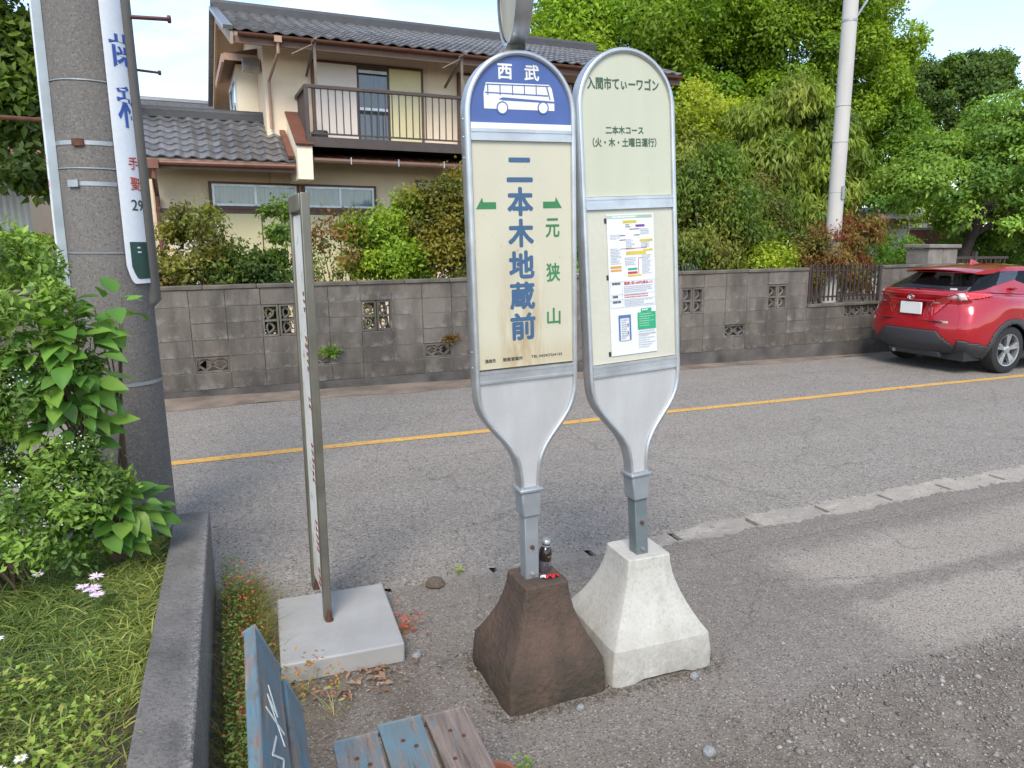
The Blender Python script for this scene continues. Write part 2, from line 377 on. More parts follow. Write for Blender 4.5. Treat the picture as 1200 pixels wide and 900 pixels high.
# ------------------------------------------------------------------ block wall along the far side
WROT = (0, -.0135, -.034)
wall = thing('block_wall', 'long stained grey concrete block wall with openwork blocks, running along the far side of the road', 'wall', (-.72, 9.2, .10))
def openwork(tall):
    """pierced ornamental block, frame plus pattern"""
    mb = MB(); W, H, D = (.19, .388, .09) if tall else (.388, .19, .09); t = .022
    mb.b2((-W/2, -D/2, -H/2), (W/2, D/2, -H/2+t)).b2((-W/2, -D/2, H/2-t), (W/2, D/2, H/2)).b2((-W/2, -D/2, -H/2+t), (-W/2+t, D/2, H/2-t)).b2((W/2-t, -D/2, -H/2+t), (W/2, D/2, H/2-t))
    if tall:
        for zc in (-.09, .09):
            mb.tube([(.075*math.sin(PI*t_/8)*1.0-.04, 0, zc-.075+.15*t_/8) for t_ in range(9)], .016, 6)
            mb.tube([(-.03*math.sin(PI*t_/8)-.02, 0, zc-.075+.15*t_/8) for t_ in range(9)], .014, 6)
        mb.b2((-W/2+t, -.035, -.012), (W/2-t, .035, .012))
    else:
        for s in (-1, 1):
            mb.bar((s*.17, 0, 0), (s*.085, 0, .07), .05, .022).bar((s*.17, 0, 0), (s*.085, 0, -.07), .05, .022)
            mb.bar((0, 0, 0), (s*.085, 0, .07), .05, .022).bar((0, 0, 0), (s*.085, 0, -.07), .05, .022)
        mb.bar((-.06, 0, 0), (.06, 0, 0), .05, .02)
    return mb
bm_ = [mesh('concrete_block', MB().box((0, 0, 0), (.388+d, .12, .189)), BLOCK) for d in (0, .002, -.003)]
tall_m = mesh('openwork_block', openwork(True), BLOCK); flat_m = mesh('openwork_block', openwork(False), BLOCK)
tallc = {3: 3, 6: 3, 18: 3, 22: 3, 30: 4}; tall_cells = {(c, r) for c in tallc for r in (tallc[c], tallc[c]+1)}
flat_cells = {(1, 1), (4, 1), (8, 1), (20, 1), (26, 2), (27, 2)}
def wallrows(c):
    return 3 if 24 <= c <= 27 else 6
mort = MB()
def put(o_mesh, name, c, r, dx=0, dz=0):
    j = random.uniform
    mkobj(name, o_mesh, wall, (.4*c+.2+dx, j(-.003, .003), .2*r+.1+dz), (j(-.006, .006), j(-.003, .003), j(-.006, .006)))
for c in range(-9, 32):
    for r in range(wallrows(c)):
        if (c, r) in tall_cells:
            if r == tallc[c]:
                for s in (-1, 1): put(tall_m, 'openwork_block', c, r, s*.1, .1)
        elif (c, r) in flat_cells: put(flat_m, 'openwork_block', c, r)
        else:
            put(random.choice(bm_), 'concrete_block', c, r); mort.b2((.4*c-.004, -.0545, .2*r), (.4*c+.404, .0545, .2*r+.2))
part('mortar_joint', mort, MORTAR, wall)
fd = MB(); fd.b2((-3.7, -.072, -.45), (12.85, .08, -.002)); part('foundation', fd, FOUND, wall)
def coping(x0, x1, z):
    n = max(1, round((x1-x0)/.6)); L = (x1-x0)/n
    for i in range(n):
        mb = MB(); mb.box((0, 0, 0), (L-.004, .155, .048)); part('coping', mb, COPING, wall, loc=(x0+L*(i+.5), random.uniform(-.004, .004), z+.026), rot=(random.uniform(-.01, .01), random.uniform(-.003, .003), random.uniform(-.004, .004)), bevel=.008)
coping(-3.65, 9.6, 1.2); coping(9.62, 11.18, .6); coping(11.2, 12.84, 1.2)
wall.rotation_euler = WROT
# iron fence in the low stretch
IRON = simple('brown_iron', (.075, .055, .045), .7, .3, var=.2, nscale=12)
fence = thing('iron_fence', 'short brown iron bar fence set on the low stretch of the block wall', 'fence', (8.93, 8.875, .92))
for z in (.07, .50): part('rail', MB().b2((0, -.012, z-.014), (1.54, .012, z+.014)), IRON, fence)
bar_m = mesh('fence_bar', MB().b2((-.011, -.011, 0), (.011, .011, .58)).add([(-.011, -.011, .58), (.011, -.011, .58), (.011, .011, .58), (-.011, .011, .58), (0, 0, .62)], [(0, 1, 4), (1, 2, 4), (2, 3, 4), (3, 0, 4)]), IRON)
for i in range(17): mkobj('fence_bar', bar_m, fence, (.05+i*.09, -.024, random.uniform(-.004, .004)))
for x in (.01, 1.53): part('fence_post', MB().b2((x-.02, -.02, -.02), (x+.02, .02, .60)), IRON, fence)
fence.rotation_euler = (0, -.0135, -.034)
# stone gate pillar
STONE = simple('rough_gate_stone', (.27, .235, .20), .9, var=.25, nscale=5, bump=.6, rnd=.35)
pil = thing('gate_pillar', 'stone gate pillar of rough brown blocks behind the parked red car', 'pillar', (11.95, 9.05, .0))
for k in range(6):
    for s in ((-1, 1) if k % 2 else (0,)):
        d = (.36 if s else .74, .46, .285); part('stone', MB().box((0, 0, 0), d), STONE, pil, loc=(s*.187, random.uniform(-.01, .01), .15+.297*k), rot=(0, 0, random.uniform(-.01, .01)), bevel=.02)
part('pillar_cap', MB().box((0, 0, 0), (.82, .54, .07)), STONE, pil, loc=(0, 0, 1.82), bevel=.015)

# ------------------------------------------------------------------ the two-storey house
STUCCO = simple('cream_stucco', (.85, .69, .50), .9, var=.06, nscale=1.2, bump=.25)
STUC2 = simple('pale_stucco', (.82, .72, .56), .9, var=.05, nscale=1.5, bump=.2)
PINKW = simple('pinkish_panel', (.76, .67, .59), .7, var=.05, nscale=2)
SHUT = simple('yellow_shutter', (.70, .61, .34), .55, var=.06, nscale=2)
BRN = simple('brown_trim', (.16, .085, .055), .6, var=.15, nscale=6)
BRNM = simple('brown_metal', (.085, .062, .052), .45, .4, var=.12, nscale=6)
COPR = simple('reddish_metal_sheet', (.21, .085, .055), .5, .2, var=.18, nscale=6)
SOFF = simple('brown_soffit', (.52, .38, .28), .8, var=.1, nscale=2)
ALW = simple('window_aluminium', (.55, .58, .60), .4, .6, var=.05)
def tile_mat():
    N = NT('glazed_roof_tile')
    c = N.mix(N.rnd(), (.090, .085, .084), (.175, .168, .165)); c = N.mix(N.ramp(N.noise(9, 'World', detail=5), .4, .7, 0, .6), c, (.06, .058, .06))
    N.col(c); N.rough(N.ramp(N.noise(20, 'World'), .3, .7, .22, .42)); N.b.inputs['Specular IOR Level'].default_value = .75; N.bump(N.noise(40, 'World'), .15, .006); return N.m
TILE = tile_mat(); RIDGE = simple('dark_ridge_tile', (.06, .06, .063), .6, var=.15, nscale=5, rnd=.1)
def glassy(name, c, r=.06):
    N = NT(name); N.col(N.mix(N.ramp(N.noise(3, st=(9, 9, .6)), .35, .65), c, tuple(v*.6 for v in c))); N.rough(r); N.b.inputs['Specular IOR Level'].default_value = .8; N.b.inputs['Coat Weight'].default_value = .6; N.b.inputs['Coat Roughness'].default_value = .03; return N.m
PANE = glassy('curtained_glass', (.16, .22, .25)); PANED = glassy('dark_glass', (.05, .06, .065))
HX, HY = .95, 13.0
house = thing('house', 'cream two-storey house with grey tiled roofs and a brown balcony behind the block wall', 'house', (HX, HY, 0))
H_ = house
# walls: main body and one-storey wing
mb = MB(); mb.b2((.95, 13, 0), (8.1, 18.2, 5.08)).prism([(13.0, 5.07), (18.2, 5.07), (15.6, 6.02)], .95, 8.1, 'x'); part('wall', mb, STUCCO, H_, True)
part('wall', MB().b2((-.86, 13.02, 0), (.94, 16, 3.22)), STUCCO, H_, True)
# --- tiles
def tile_mesh():
    mb = MB(); W, L, t = .226, .285, .016; n = 6; top = []; bot = []
    for k in range(n+1):
        u = k/n; x = -W/2+W*u; z = .030*math.cos(2*PI*(u-.12))*.62+.012
        top.append((x, z))
    rows = [[(x, -L/2, z+.012) for x, z in top], [(x, L/2, z-.010) for x, z in top]]
    mb.grid(rows); mb.grid([[(x, -L/2, z+.012-t*1.3) for x, z in top], [(x, -L/2, z+.012) for x, z in top]]); return mb
tme = mesh('roof_tile', tile_mesh(), TILE, True, 50)
def roof_slope(parent, x0, x1, ye, ze, yr, zr, limit, under=True):
    """sheet + individual tiles on a slope rising from eave (ye,ze) to ridge (yr,zr), x0..x1"""
    Ls = math.hypot(yr-ye, zr-ze); ang = math.atan2(zr-ze, yr-ye); nx = round((x1-x0)/.222); ny = round(Ls/.236); dx = (x1-x0)/nx; dy = Ls/ny
    base = WL[parent]; rest = MB(); cnt = 0; src = tile_mesh()
    for j in range(ny):
        for i in range(nx):
            s = (j+.45)*dy; p = Vector((x0+dx*(i+.5), ye+s*math.cos(ang), ze+s*math.sin(ang)+.03))
            R = Matrix.Rotation(ang, 4, 'X') @ Matrix.Rotation(random.uniform(-.012, .012), 4, 'Y')
            if cnt < limit and (limit > 200 and p.x < 7.2 or limit <= 200):
                o = mkobj('roof_tile', tme, parent, p-base); o.rotation_euler = R.to_euler(); cnt += 1
            else: rest.add(src.v, src.f, 0, Matrix.Translation(p-base) @ R)
    if rest.v: part('roof_tile', rest, TILE, parent, kind='stuff', smooth=True, angle=50)
    return cnt
def ridge_cap(parent, x0, x1, y, z, h=.16):
    mb = MB(); mb.b2((x0, y-.10, z-.03), (x1, y+.10, z+h*.5)).b2((x0-.01, y-.075, z+h*.5), (x1+.01, y+.075, z+h*.8)); mb.tube([(x0-.02, y, z+h*.85), (x1+.02, y, z+h*.85)], .07, 10); part('ridge', mb, RIDGE, parent, True)
XE, XR = .42, 8.5
EY, EZ, RY, RZ = 12.28, 5.04, 15.5, 6.20
mb = MB(); T = .07
mb.prism([(EY, EZ-T), (RY, RZ-T), (18.75, EZ-T), (18.75, EZ), (RY, RZ), (EY, EZ)], XE, XR, 'x'); roof = part('roof', mb, SOFF, H_, True)
roof_slope(roof, XE, XR, EY, EZ, RY, RZ, 215)
mb = MB()                                              # back slope keeps the same corrugation, unseen from the street
mb.add([(XE, RY, RZ+.05), (XR, RY, RZ+.05), (XR, 18.8, EZ+.05), (XE, 18.8, EZ+.05)], [(0, 1, 2, 3)]); part('back_slope', mb, TILE, roof, True)
ridge_cap(roof, XE-.05, XR, RY, RZ+.03, .13)
mb = MB()                                              # verge boards under the gable edge
for a, b in (((XE+.02, EY, EZ-.1), (XE+.02, RY, RZ-.1)), ((XE+.02, RY, RZ-.1), (XE+.02, 18.75, EZ-.1))): mb.bar(a, b, .045, .17)
part('verge_board', mb, simple('pale_brown_board', (.52, .40, .29), .7, var=.1), roof, True)
mb = MB()
for a, b in (((XE-.03, EY-.06, EZ+.03), (XE-.03, RY, RZ+.05)), ((XE-.03, RY, RZ+.05), (XE-.03, 18.8, EZ+.03))): mb.bar(a, b, .14, .06)
part('verge_tile', mb, TILE, roof, True)
mb = MB()
RAFT = simple('light_brown_timber', (.42, .30, .215), .75, var=.1)
for y, z in ((12.6, EZ+.05), (13.9, EZ+.5), (15.5, RZ-.2), (17.0, EZ+.5)): part('rafter', MB().b2((XE+.05, y-.05, z-.13), (.94, y+.05, z-.03)), RAFT, roof, True)
part('fascia', MB().b2((XE+.06, EY-.005, EZ-.17), (XR, EY+.03, EZ-.055)), BRN, roof, True)
mb = MB(); mb.grid([[(x, EY-.07+.045*math.cos(t), EZ-.03+.045*math.sin(t)) for t in np.linspace(PI, 2*PI, 7)] for x in (XE+.1, XR)]); mb.grid([[(x, EY-.07+.040*math.cos(t), EZ-.028+.040*math.sin(t)) for t in np.linspace(PI, 2*PI, 7)][::-1] for x in (XE+.1, XR)])
part('gutter', mb, COPR, roof, True, smooth=True)
# downpipe with hopper at the front corner
mb = MB(); mb.tube([(1.10, EY-.07, EZ-.1), (1.10, EY-.05, EZ-.26), (1.02, 12.93, EZ-.55), (1.02, 12.95, 3.75)], .024, 8); mb.box((1.10, EY-.07, EZ-.08), (.11, .09, .09))
part('downpipe', mb, simple('pinkish_pipe', (.40, .24, .17), .5, var=.1), H_, True)
# gable wall bay window with its own little roof
mb = MB(); mb.b2((.60, 14.0, 3.98), (.948, 15.75, 4.95)); bay = part('bay', mb, STUC2, H_, True)
mb = MB()
for y0, y1 in ((14.12, 14.16), (14.84, 14.88), (15.55, 15.6)): mb.b2((.575, y0, 4.06), (.60, y1, 4.80))
mb.b2((.575, 14.16, 4.06), (.598, 15.55, 4.11)).b2((.575, 14.16, 4.75), (.598, 15.55, 4.80)); part('window_frame', mb, ALW, bay, True)
part('pane', MB().b2((.588, 14.16, 4.11), (.599, 15.55, 4.75)), PANED, bay, True)
mb = MB(); mb.prism([(.38, 4.98), (.95, 5.10), (.95, 5.17), (.38, 5.04)], 13.72, 15.95, 'y'); part('bay_roof', mb, BRN, H_, True)
part('bay_board', MB().b2((.36, 13.70, 4.90), (.40, 15.97, 5.03)).b2((.40, 13.69, 4.94), (.96, 13.72, 5.05)), simple('rosy_board', (.46, .30, .22), .7, var=.1), H_, True)
# vent hood: quarter barrel
mb = MB(); mb.grid([[(x, 13.45-.0, 4.70)]+[(x, 13.45-.24*math.cos(t), 4.70+.24*math.sin(t)) for t in np.linspace(0, PI/2, 7)]+[(x, 13.45, 4.70)] for x in (.66, .93)])
for x in (.66, .93): mb.add([(x, 13.45, 4.70)]+[(x, 13.45-.24*math.cos(t), 4.70+.24*math.sin(t)) for t in np.linspace(0, PI/2, 7)], [tuple(range(8))])
part('vent_hood', mb, simple('weathered_hood', (.36, .33, .29), .5, .4, var=.2), H_, True)
# --- openings
def frame(x0, x1, z0, z1, y, w=.04, d=.05, mat=ALW, par=H_, name='window_frame', mull=()):
    mb = MB(); mb.b2((x0, y-d, z0), (x1, y, z0+w)).b2((x0, y-d, z1-w), (x1, y, z1)).b2((x0, y-d, z0+w), (x0+w, y, z1-w)).b2((x1-w, y-d, z0+w), (x1, y, z1-w))
    for m in mull: mb.b2((m-w*.55, y-d+.004, z0+w), (m+w*.55, y, z1-w))
    return part(name, mb, mat, par, True)
def pane(x0, x1, z0, z1, y, mat, par): return part('pane', MB().b2((x0, y-.012, z0), (x1, y, z1)), mat, par, True)
# upper storey: brown frame, cream shutter box, sliding glass, yellow shutter
f1 = frame(1.70, 3.63, 3.58, 4.90, 12.998, .045, .06, BRN)
part('shutter_box', MB().b2((1.75, 12.90, 3.6), (2.45, 12.997, 4.85)), PINKW, f1, True, bevel=.008)
frame(2.46, 3.02, 3.62, 4.85, 12.975, .035, .03, BRNM, f1, 'sash')
pane(2.495, 2.985, 3.655, 4.815, 12.972, PANED, f1)
part('sash_rail', MB().b2((2.495, 12.948, 4.14), (2.985, 12.96, 4.185)), ALW, f1, True); part('sash_rail', MB().b2((2.495, 12.95, 4.75), (2.985, 12.962, 4.80)), ALW, f1, True)
part('shutter', MB().b2((3.02, 12.92, 3.63), (3.58, 12.99, 4.85)), SHUT, f1, True, bevel=.004)
f2 = frame(4.27, 6.6, 3.58, 4.90, 12.998, .045, .06, BRN)
part('shutter_box', MB().b2((4.32, 12.90, 3.6), (5.0, 12.997, 4.85)), PINKW, f2, True, bevel=.008)
pane(5.02, 5.8, 3.63, 4.85, 12.98, PANED, f2); part('shutter', MB().b2((5.81, 12.92, 3.63), (6.54, 12.99, 4.85)), SHUT, f2, True)
# vertical board joints in the upper wall
mb = MB()
for x in (1.62, 3.74, 4.18): mb.b2((x-.012, 12.985, 3.4), (x+.012, 12.999, 5.0))
part('wall_batten', mb, STUC2, H_, True)
# lower storey: transom windows above storm shutters
for x0, x1 in ((.02, 1.36), (1.50, 2.68)):
    f = frame(x0, x1, 2.48, 2.83, 12.998, .035, .07, ALW, mull=((x0+x1)/2,))
    part('frame_surround', MB().b2((x0-.05, 12.95, 2.83), (x1+.05, 12.997, 2.87)).b2((x0-.05, 12.94, 2.43), (x1+.05, 12.997, 2.478)).b2((x0-.05, 12.95, 2.478), (x0-.002, 12.997, 2.83)).b2((x1+.002, 12.95, 2.478), (x1+.05, 12.997, 2.83)), BRN, f, True)
    for a, b in ((x0+.035, (x0+x1)/2-.02), ((x0+x1)/2+.02, x1-.035)): pane(a, b, 2.515, 2.795, 12.965, PANE, f)
part('sill_band', MB().b2((-.84, 12.955, 2.36), (2.72, 13.012, 2.425)), BRN, H_, True)
part('shutter_box', MB().b2((-.62, 12.93, .6), (.10, 13.01, 2.355)), PINKW, H_, True, bevel=.006)
for x0, x1 in ((.12, .76), (.775, 1.36), (1.50, 2.06), (2.075, 2.68)):
    s_ = part('shutter', MB().b2((x0, 12.95, .6), (x1, 12.999, 2.355)), SHUT, H_, True)
    part('shutter_groove', MB().b2((x1+.001, 12.94, .6), (x1+.014, 12.99, 2.355)), BRNM, s_, True)
frame(3.45, 4.5, 2.55, 3.0, 12.998, .04, .05, BRN); part('pane', MB().b2((3.49, 12.97, 2.59), (4.46, 12.99, 2.96)), PANE, H_, True)
for x0, x1 in ((5.0, 5.85), (5.87, 6.7)):
    part('shutter', MB().b2((x0, 12.95, .6), (x1, 12.999, 2.42)), SHUT, H_, True, bevel=.004)
part('sill_band', MB().b2((4.92, 12.955, 2.43), (6.78, 13.012, 2.50)), BRN, H_, True)
part('light_box', MB().b2((1.18, 12.90, 1.28), (1.30, 12.999, 1.50)), WHITE, H_, True, bevel=.01)
# wing roof
WX0, WX1, WEY, WEZ, WRY, WRZ = -1.12, 1.25, 12.15, 3.12, 13.52, 3.92
mb = MB(); mb.prism([(WEY, WEZ-.06), (WRY, WRZ-.06), (15.2, WEZ-.06), (15.2, WEZ), (WRY, WRZ), (WEY, WEZ)], WX0, .94, 'x').prism([(WEY, WEZ-.06), (13.0, WEZ+.43), (13.0, WEZ+.49), (WEY, WEZ)], .945, WX1, 'x'); wr = part('roof', mb, SOFF, H_, True)
roof_slope(wr, WX0, WX1, WEY, WEZ, WRY, WRZ, 80); ridge_cap(wr, WX0-.03, .94, WRY, WRZ+.02, .10)
part('fascia', MB().b2((WX0, WEY-.004, WEZ-.15), (WX1, WEY+.03, WEZ-.05)), BRN, wr, True)
mb = MB(); mb.tube([(WX0, WEY-.06, WEZ-.075), (WX1-.02, WEY-.06, WEZ-.06)], .036, 8); part('gutter', mb, COPR, wr, True, smooth=True)
mb = MB(); mb.tube([(-.80, WEY-.06, WEZ-.1), (-.80, WEY-.06, WEZ-.28), (-.80, 12.93, WEZ-.5), (-.80, 12.95, .3)], .035, 8); mb.box((-.80, WEY-.06, WEZ-.1), (.15, .13, .13)); part('downpipe', mb, COPR, H_, True)
# sloping fin wall between wing roof and balcony
mb = MB(); mb.prism([(11.98, 2.86), (12.998, 2.86), (12.998, 4.0), (11.98, 3.38)], 1.265, 1.50, 'x'); fin = part('fin_wall', mb, STUC2, H_, True, bevel=.006)
mb = MB(); mb.bar((1.382, 11.94, 3.385), (1.382, 13.0, 4.03), .27, .035); part('fin_cap', mb, COPR, fin, True)
mb = MB(); mb.bar((1.19, 12.12, 3.20), (1.19, 13.0, 3.72), .09, .05); part('fin_flashing', mb, COPR, fin, True)
# sheet-metal lean-to roof below the balcony
mb = MB(); rows = []
for y, z in ((12.12, 3.22), (13.0, 3.42)): rows.append([(1.53+.045*k, y, z+(.02 if k % 6 in (0,) else 0)) for k in range(142)])
mb.grid(rows); mb.b2((1.53, 12.10, 3.145), (7.88, 12.125, 3.215)); part('lean_to_roof', mb, COPR, H_, True)
mb = MB(); mb.tube([(1.52, 12.06, 3.17), (7.9, 12.06, 3.15)], .042, 8); part('gutter', mb, BRN, H_, True, smooth=True)
for k in range(8): part('gutter_bracket', MB().b2((2.1+.78*k, 12.005, 3.12), (2.112+.78*k, 12.06, 3.23)), ALW, H_, True)
# balcony
BX0, BX1, BY, BZ0, BZ1 = 1.42, 7.2, 11.98, 3.50, 4.30
mb = MB(); mb.b2((BX0, BY, BZ0-.13), (BX1, BY+.06, BZ0+.02)).b2((BX0, BY+.06, BZ0-.09), (BX1, 12.99, BZ0-.05)).b2((BX0, BY+.061, BZ0-.13), (BX0+.05, 12.98, BZ0+.02)); balc = part('balcony', mb, BRNM, H_, True)
part('top_rail', MB().b2((BX0, BY, BZ1-.055), (BX1, BY+.07, BZ1)), BRNM, balc, True, bevel=.006); part('top_rail', MB().b2((BX0, BY+.071, BZ1-.055), (BX0+.06, 12.98, BZ1)), BRNM, balc, True)
for x in (BX0, 3.99, 5.6, BX1-.06): part('post', MB().b2((x, BY+.002, BZ0+.02), (x+.06, BY+.06, BZ1-.055)), BRNM, balc, True)
part('lower_rail', MB().b2((BX0+.06, BY+.015, BZ0+.06), (BX1-.06, BY+.045, BZ0+.085)), BRNM, balc, True)
bal_m = mesh('baluster', MB().b2((-.009, -.009, 0), (.009, .009, BZ1-BZ0-.143)), BRNM); k = WL[balc]
for i in range(50):
    x = BX0+.14+i*.113
    if x < BX1-.08: mkobj('baluster', bal_m, balc, Vector((x, BY+.03, BZ0+.086))-k)
for i in range(8): mkobj('baluster', bal_m, balc, Vector((BX0+.03, BY+.15+i*.105, BZ0+.086))-k)
mb = MB(); mb.b2((BX0+.15, 12.2, BZ0-.03), (BX0+.38, 12.5, BZ0+.16)); part('storage_bin', mb, BLACKP, balc, True, bevel=.03)
for x in (1.62, 4.02):   # laundry pole brackets
    mb = MB(); mb.b2((x-.02, 12.05, BZ1), (x+.02, 12.09, 4.98)).bar((x, 12.08, 4.92), (x-.0, 12.92, 4.62), .035).bar((x-.02, 11.80, 4.93), (x-.02, 12.10, 4.93), .04).tube([(x-.35, 12.02, 4.72), (x-.02, 12.05, 4.9)], .012, 6)
    part('laundry_bracket', mb, simple('weathered_bracket', (.20, .155, .12), .6, .3), H_, True)
# the plan is not square: the gable end runs back at a slant
SHEAR = .06; seen_ = set()
def slant(o):
    for c in o.children:
        if c.data and c.data.users > 1: c.location.x -= SHEAR*(WL[c].y-HY)
        elif c.data:
            off = WL[c].y-HY
            for v in c.data.vertices: v.co.x -= SHEAR*(v.co.y+off)
        slant(c)
slant(house)
house.rotation_euler = (0, 0, rad(-1.2))

# house further back, only its tiled roof and wall top show
h2 = thing('neighbour_house', 'low grey tiled roof of a house further back, rising over the wing roof', 'house', (-.6, 19.5, 0))
part('wall', MB().b2((-2.6, -.5, 0), (2.4, 4, 4.55)), STUCCO, h2)
mb = MB(); mb.prism([(-1.1, 4.42), (1.4, 5.28), (4.2, 4.42)], -2.9, 2.7, 'x'); r2 = part('roof', mb, SOFF, h2)
mb = MB(); src = tile_mesh()
for j in range(11):
    for i in range(25):
        sl = (j+.5)*.235; M = Matrix.Translation((-2.76+.222*i, -1.1+sl*.945, 4.455+sl*.325)) @ Matrix.Rotation(.331, 4, 'X'); mb.add(src.v, src.f, 0, M)
part('roof_tile', mb, TILE, r2, kind='stuff', smooth=True)
mb = MB(); mb.b2((-2.95, 1.27, 5.26), (2.75, 1.53, 5.42)).tube([(-3, 1.4, 5.45), (2.8, 1.4, 5.45)], .09, 8).box((-2.95, 1.4, 5.5), (.2, .3, .3)); part('ridge', mb, TILE, r2)
mb = MB(); mb.tube([(.95, 1.2, 5.4), (.95, 1.2, 6.0)], .015, 6).bar((.75, 1.2, 5.85), (1.2, 1.2, 5.95), .02).bar((.8, 1.2, 5.75), (1.1, 1.2, 5.83), .02); part('aerial', mb, STEEL, h2)
# beige house
h3 = thing('beige_house', 'small beige house with a flat eave seen between the red shrub and the maple', 'house', (24.7, 20.5, 0))
part('wall', MB().b2((-1.2, 0, 0), (4.5, 4, 2.9)), simple('grey_beige_wall', (.42, .38, .34), .9, var=.08), h3)
part('window', MB().b2((.85, -.03, 1.2), (1.9, -.001, 2.75)), PANED, h3)
mb = MB(); mb.prism([(-.9, 2.95), (2, 3.45), (5, 2.95)], -1.8, 5.2, 'x'); mb.b2((-1.85, -.98, 2.86), (5.25, -.901, 3.02)); part('roof', mb, simple('pale_eave', (.45, .42, .40), .7, var=.1), h3)
# white building on the left behind the tree
h4 = thing('white_building', 'white corrugated shed with a faded red roof behind the dense dark tree', 'building', (-5.4, 15, 0))
mb = MB(); rows = [[(-3+.05*k, .02*(k % 2), z) for k in range(110)] for z in (0, 3.1)]; mb.grid(rows); mb.b2((-3, .03, 0), (2.4, 4, 3.1)); part('wall', mb, simple('white_sheet', (.68, .68, .66), .5, var=.06), h4)
mb = MB(); mb.prism([(-.4, 3.05), (2, 3.9), (4.4, 3.05)], -3.2, 2.6, 'x'); part('roof', mb, simple('faded_red_roof', (.42, .20, .15), .7, var=.15), h4)
# red-brown panel wall and gate at the right
rf = thing('red_wall', 'long red brown panel wall behind the maple', 'wall', (17.8, 14.2, 0))
REDP = simple('red_brown_panel', (.36, .13, .10), .7, var=.1, nscale=3)
for i in range(9): part('panel', MB().b2((.012, -.03, .1), (.988, .03, 2.28)), REDP, rf, loc=(i*1.0, random.uniform(-.006, .006), 0), bevel=.008)
part('wall_rail', MB().b2((-.02, -.05, 2.285), (9.0, .05, 2.34)), simple('pale_rail', (.5, .46, .44), .5), rf)
rf.rotation_euler = (0, 0, rad(-4))
gt = thing('iron_gate', 'brown slatted iron gate behind the red car, next to the stone pillar', 'gate', (13.0, 9.6, 0))
for i in range(14): part('gate_bar', MB().b2((i*.14-.012, -.012, .1), (i*.14+.012, .012, 1.62)), IRON, gt)
for z in (.2, 1.60): part('gate_rail', MB().b2((-.05, -.02, z-.025), (1.9, .02, z+.025)), IRON, gt)
part('gate_post', MB().b2((.88, -.035, 0), (.95, .035, 1.72)), IRON, gt)

# ------------------------------------------------------------------ bus stop signs
def cream_plate():
    N = NT('aged_cream_plate')
    c = N.mix(N.ramp(N.noise(3, detail=5), .3, .7), (.52, .49, .37), (.475, .445, .335))
    # brown water runs that spread down the lower half of the plate
    s = N.n('ShaderNodeSeparateXYZ'); lnk(N.t, N.coord('Object'), s.inputs[0])
    run = N.math('MULTIPLY', N.ramp(N.noise(11, st=(1.6, 1, .3), detail=6, dist=1.2), .42, .62), N.math('MULTIPLY', N.ramp(s.outputs[2], 1.45, 1.05), N.ramp(s.outputs[0], -.13, -.03, .1, 1)))
    run = N.math('MULTIPLY', run, N.ramp(s.outputs[0], .02, .10, 1, .1))
    c = N.mix(N.math('MULTIPLY', run, .8), c, (.33, .22, .09))
    c = N.mix(N.ramp(N.noise(60, detail=2), .68, .75, 0, .5), c, (.30, .23, .13))
    c = N.mix(N.ramp(s.outputs[2], 1.02, .94, 0, .35), c, (.40, .30, .17))
    N.col(c); N.rough(.38); return N.m
CREAM = cream_plate()
CREAM2 = simple('greenish_cream_plate', (.48, .485, .37), .35, nscale=4, st=(1.5, 1, .3), c2=(.43, .43, .32), fine=False)
CREAM3 = simple('pale_cream_plate', (.52, .505, .41), .4, var=.06, nscale=3)
BLUE = simple('blue_enamel', (.065, .115, .32), .35, var=.1, nscale=5)
INKW = simple('white_lettering', (.72, .71, .66), .5, var=.06); INKB = simple('slate_blue_lettering', (.045, .105, .20), .5, var=.08); INKG = simple('green_lettering', (.04, .20, .07), .5, var=.1)
INKD = simple('dark_green_lettering', (.05, .10, .06), .5); INKK = simple('black_lettering', (.05, .05, .05), .6)
PLATE = simple('silver_plate', (.55, .55, .545), .45, .35, var=.16, nscale=5, st=(1.4, 1, .3), c2=(.42, .41, .39))
SZ = .45
LOW = [(1.30, 1.), (1.255, .995), (1.22, .975), (1.185, .93), (1.15, .85), (1.115, .735), (1.08, .60), (1.05, .485), (1.02, .385), (.985, .30), (.95, .245), (.91, .21), (.86, .195), (.835, .19)]
LS = 0.
def half(z, r, top):
    z -= LS
    top -= LS
    zc = top-r
    if z >= zc: return math.sqrt(max(0, r*r-(z-zc)**2))
    if z >= LOW[0][0]: return r
    zs = [p[0] for p in LOW][::-1]; hs = [p[1]*r for p in LOW][::-1]; return float(np.interp(z, zs, hs))
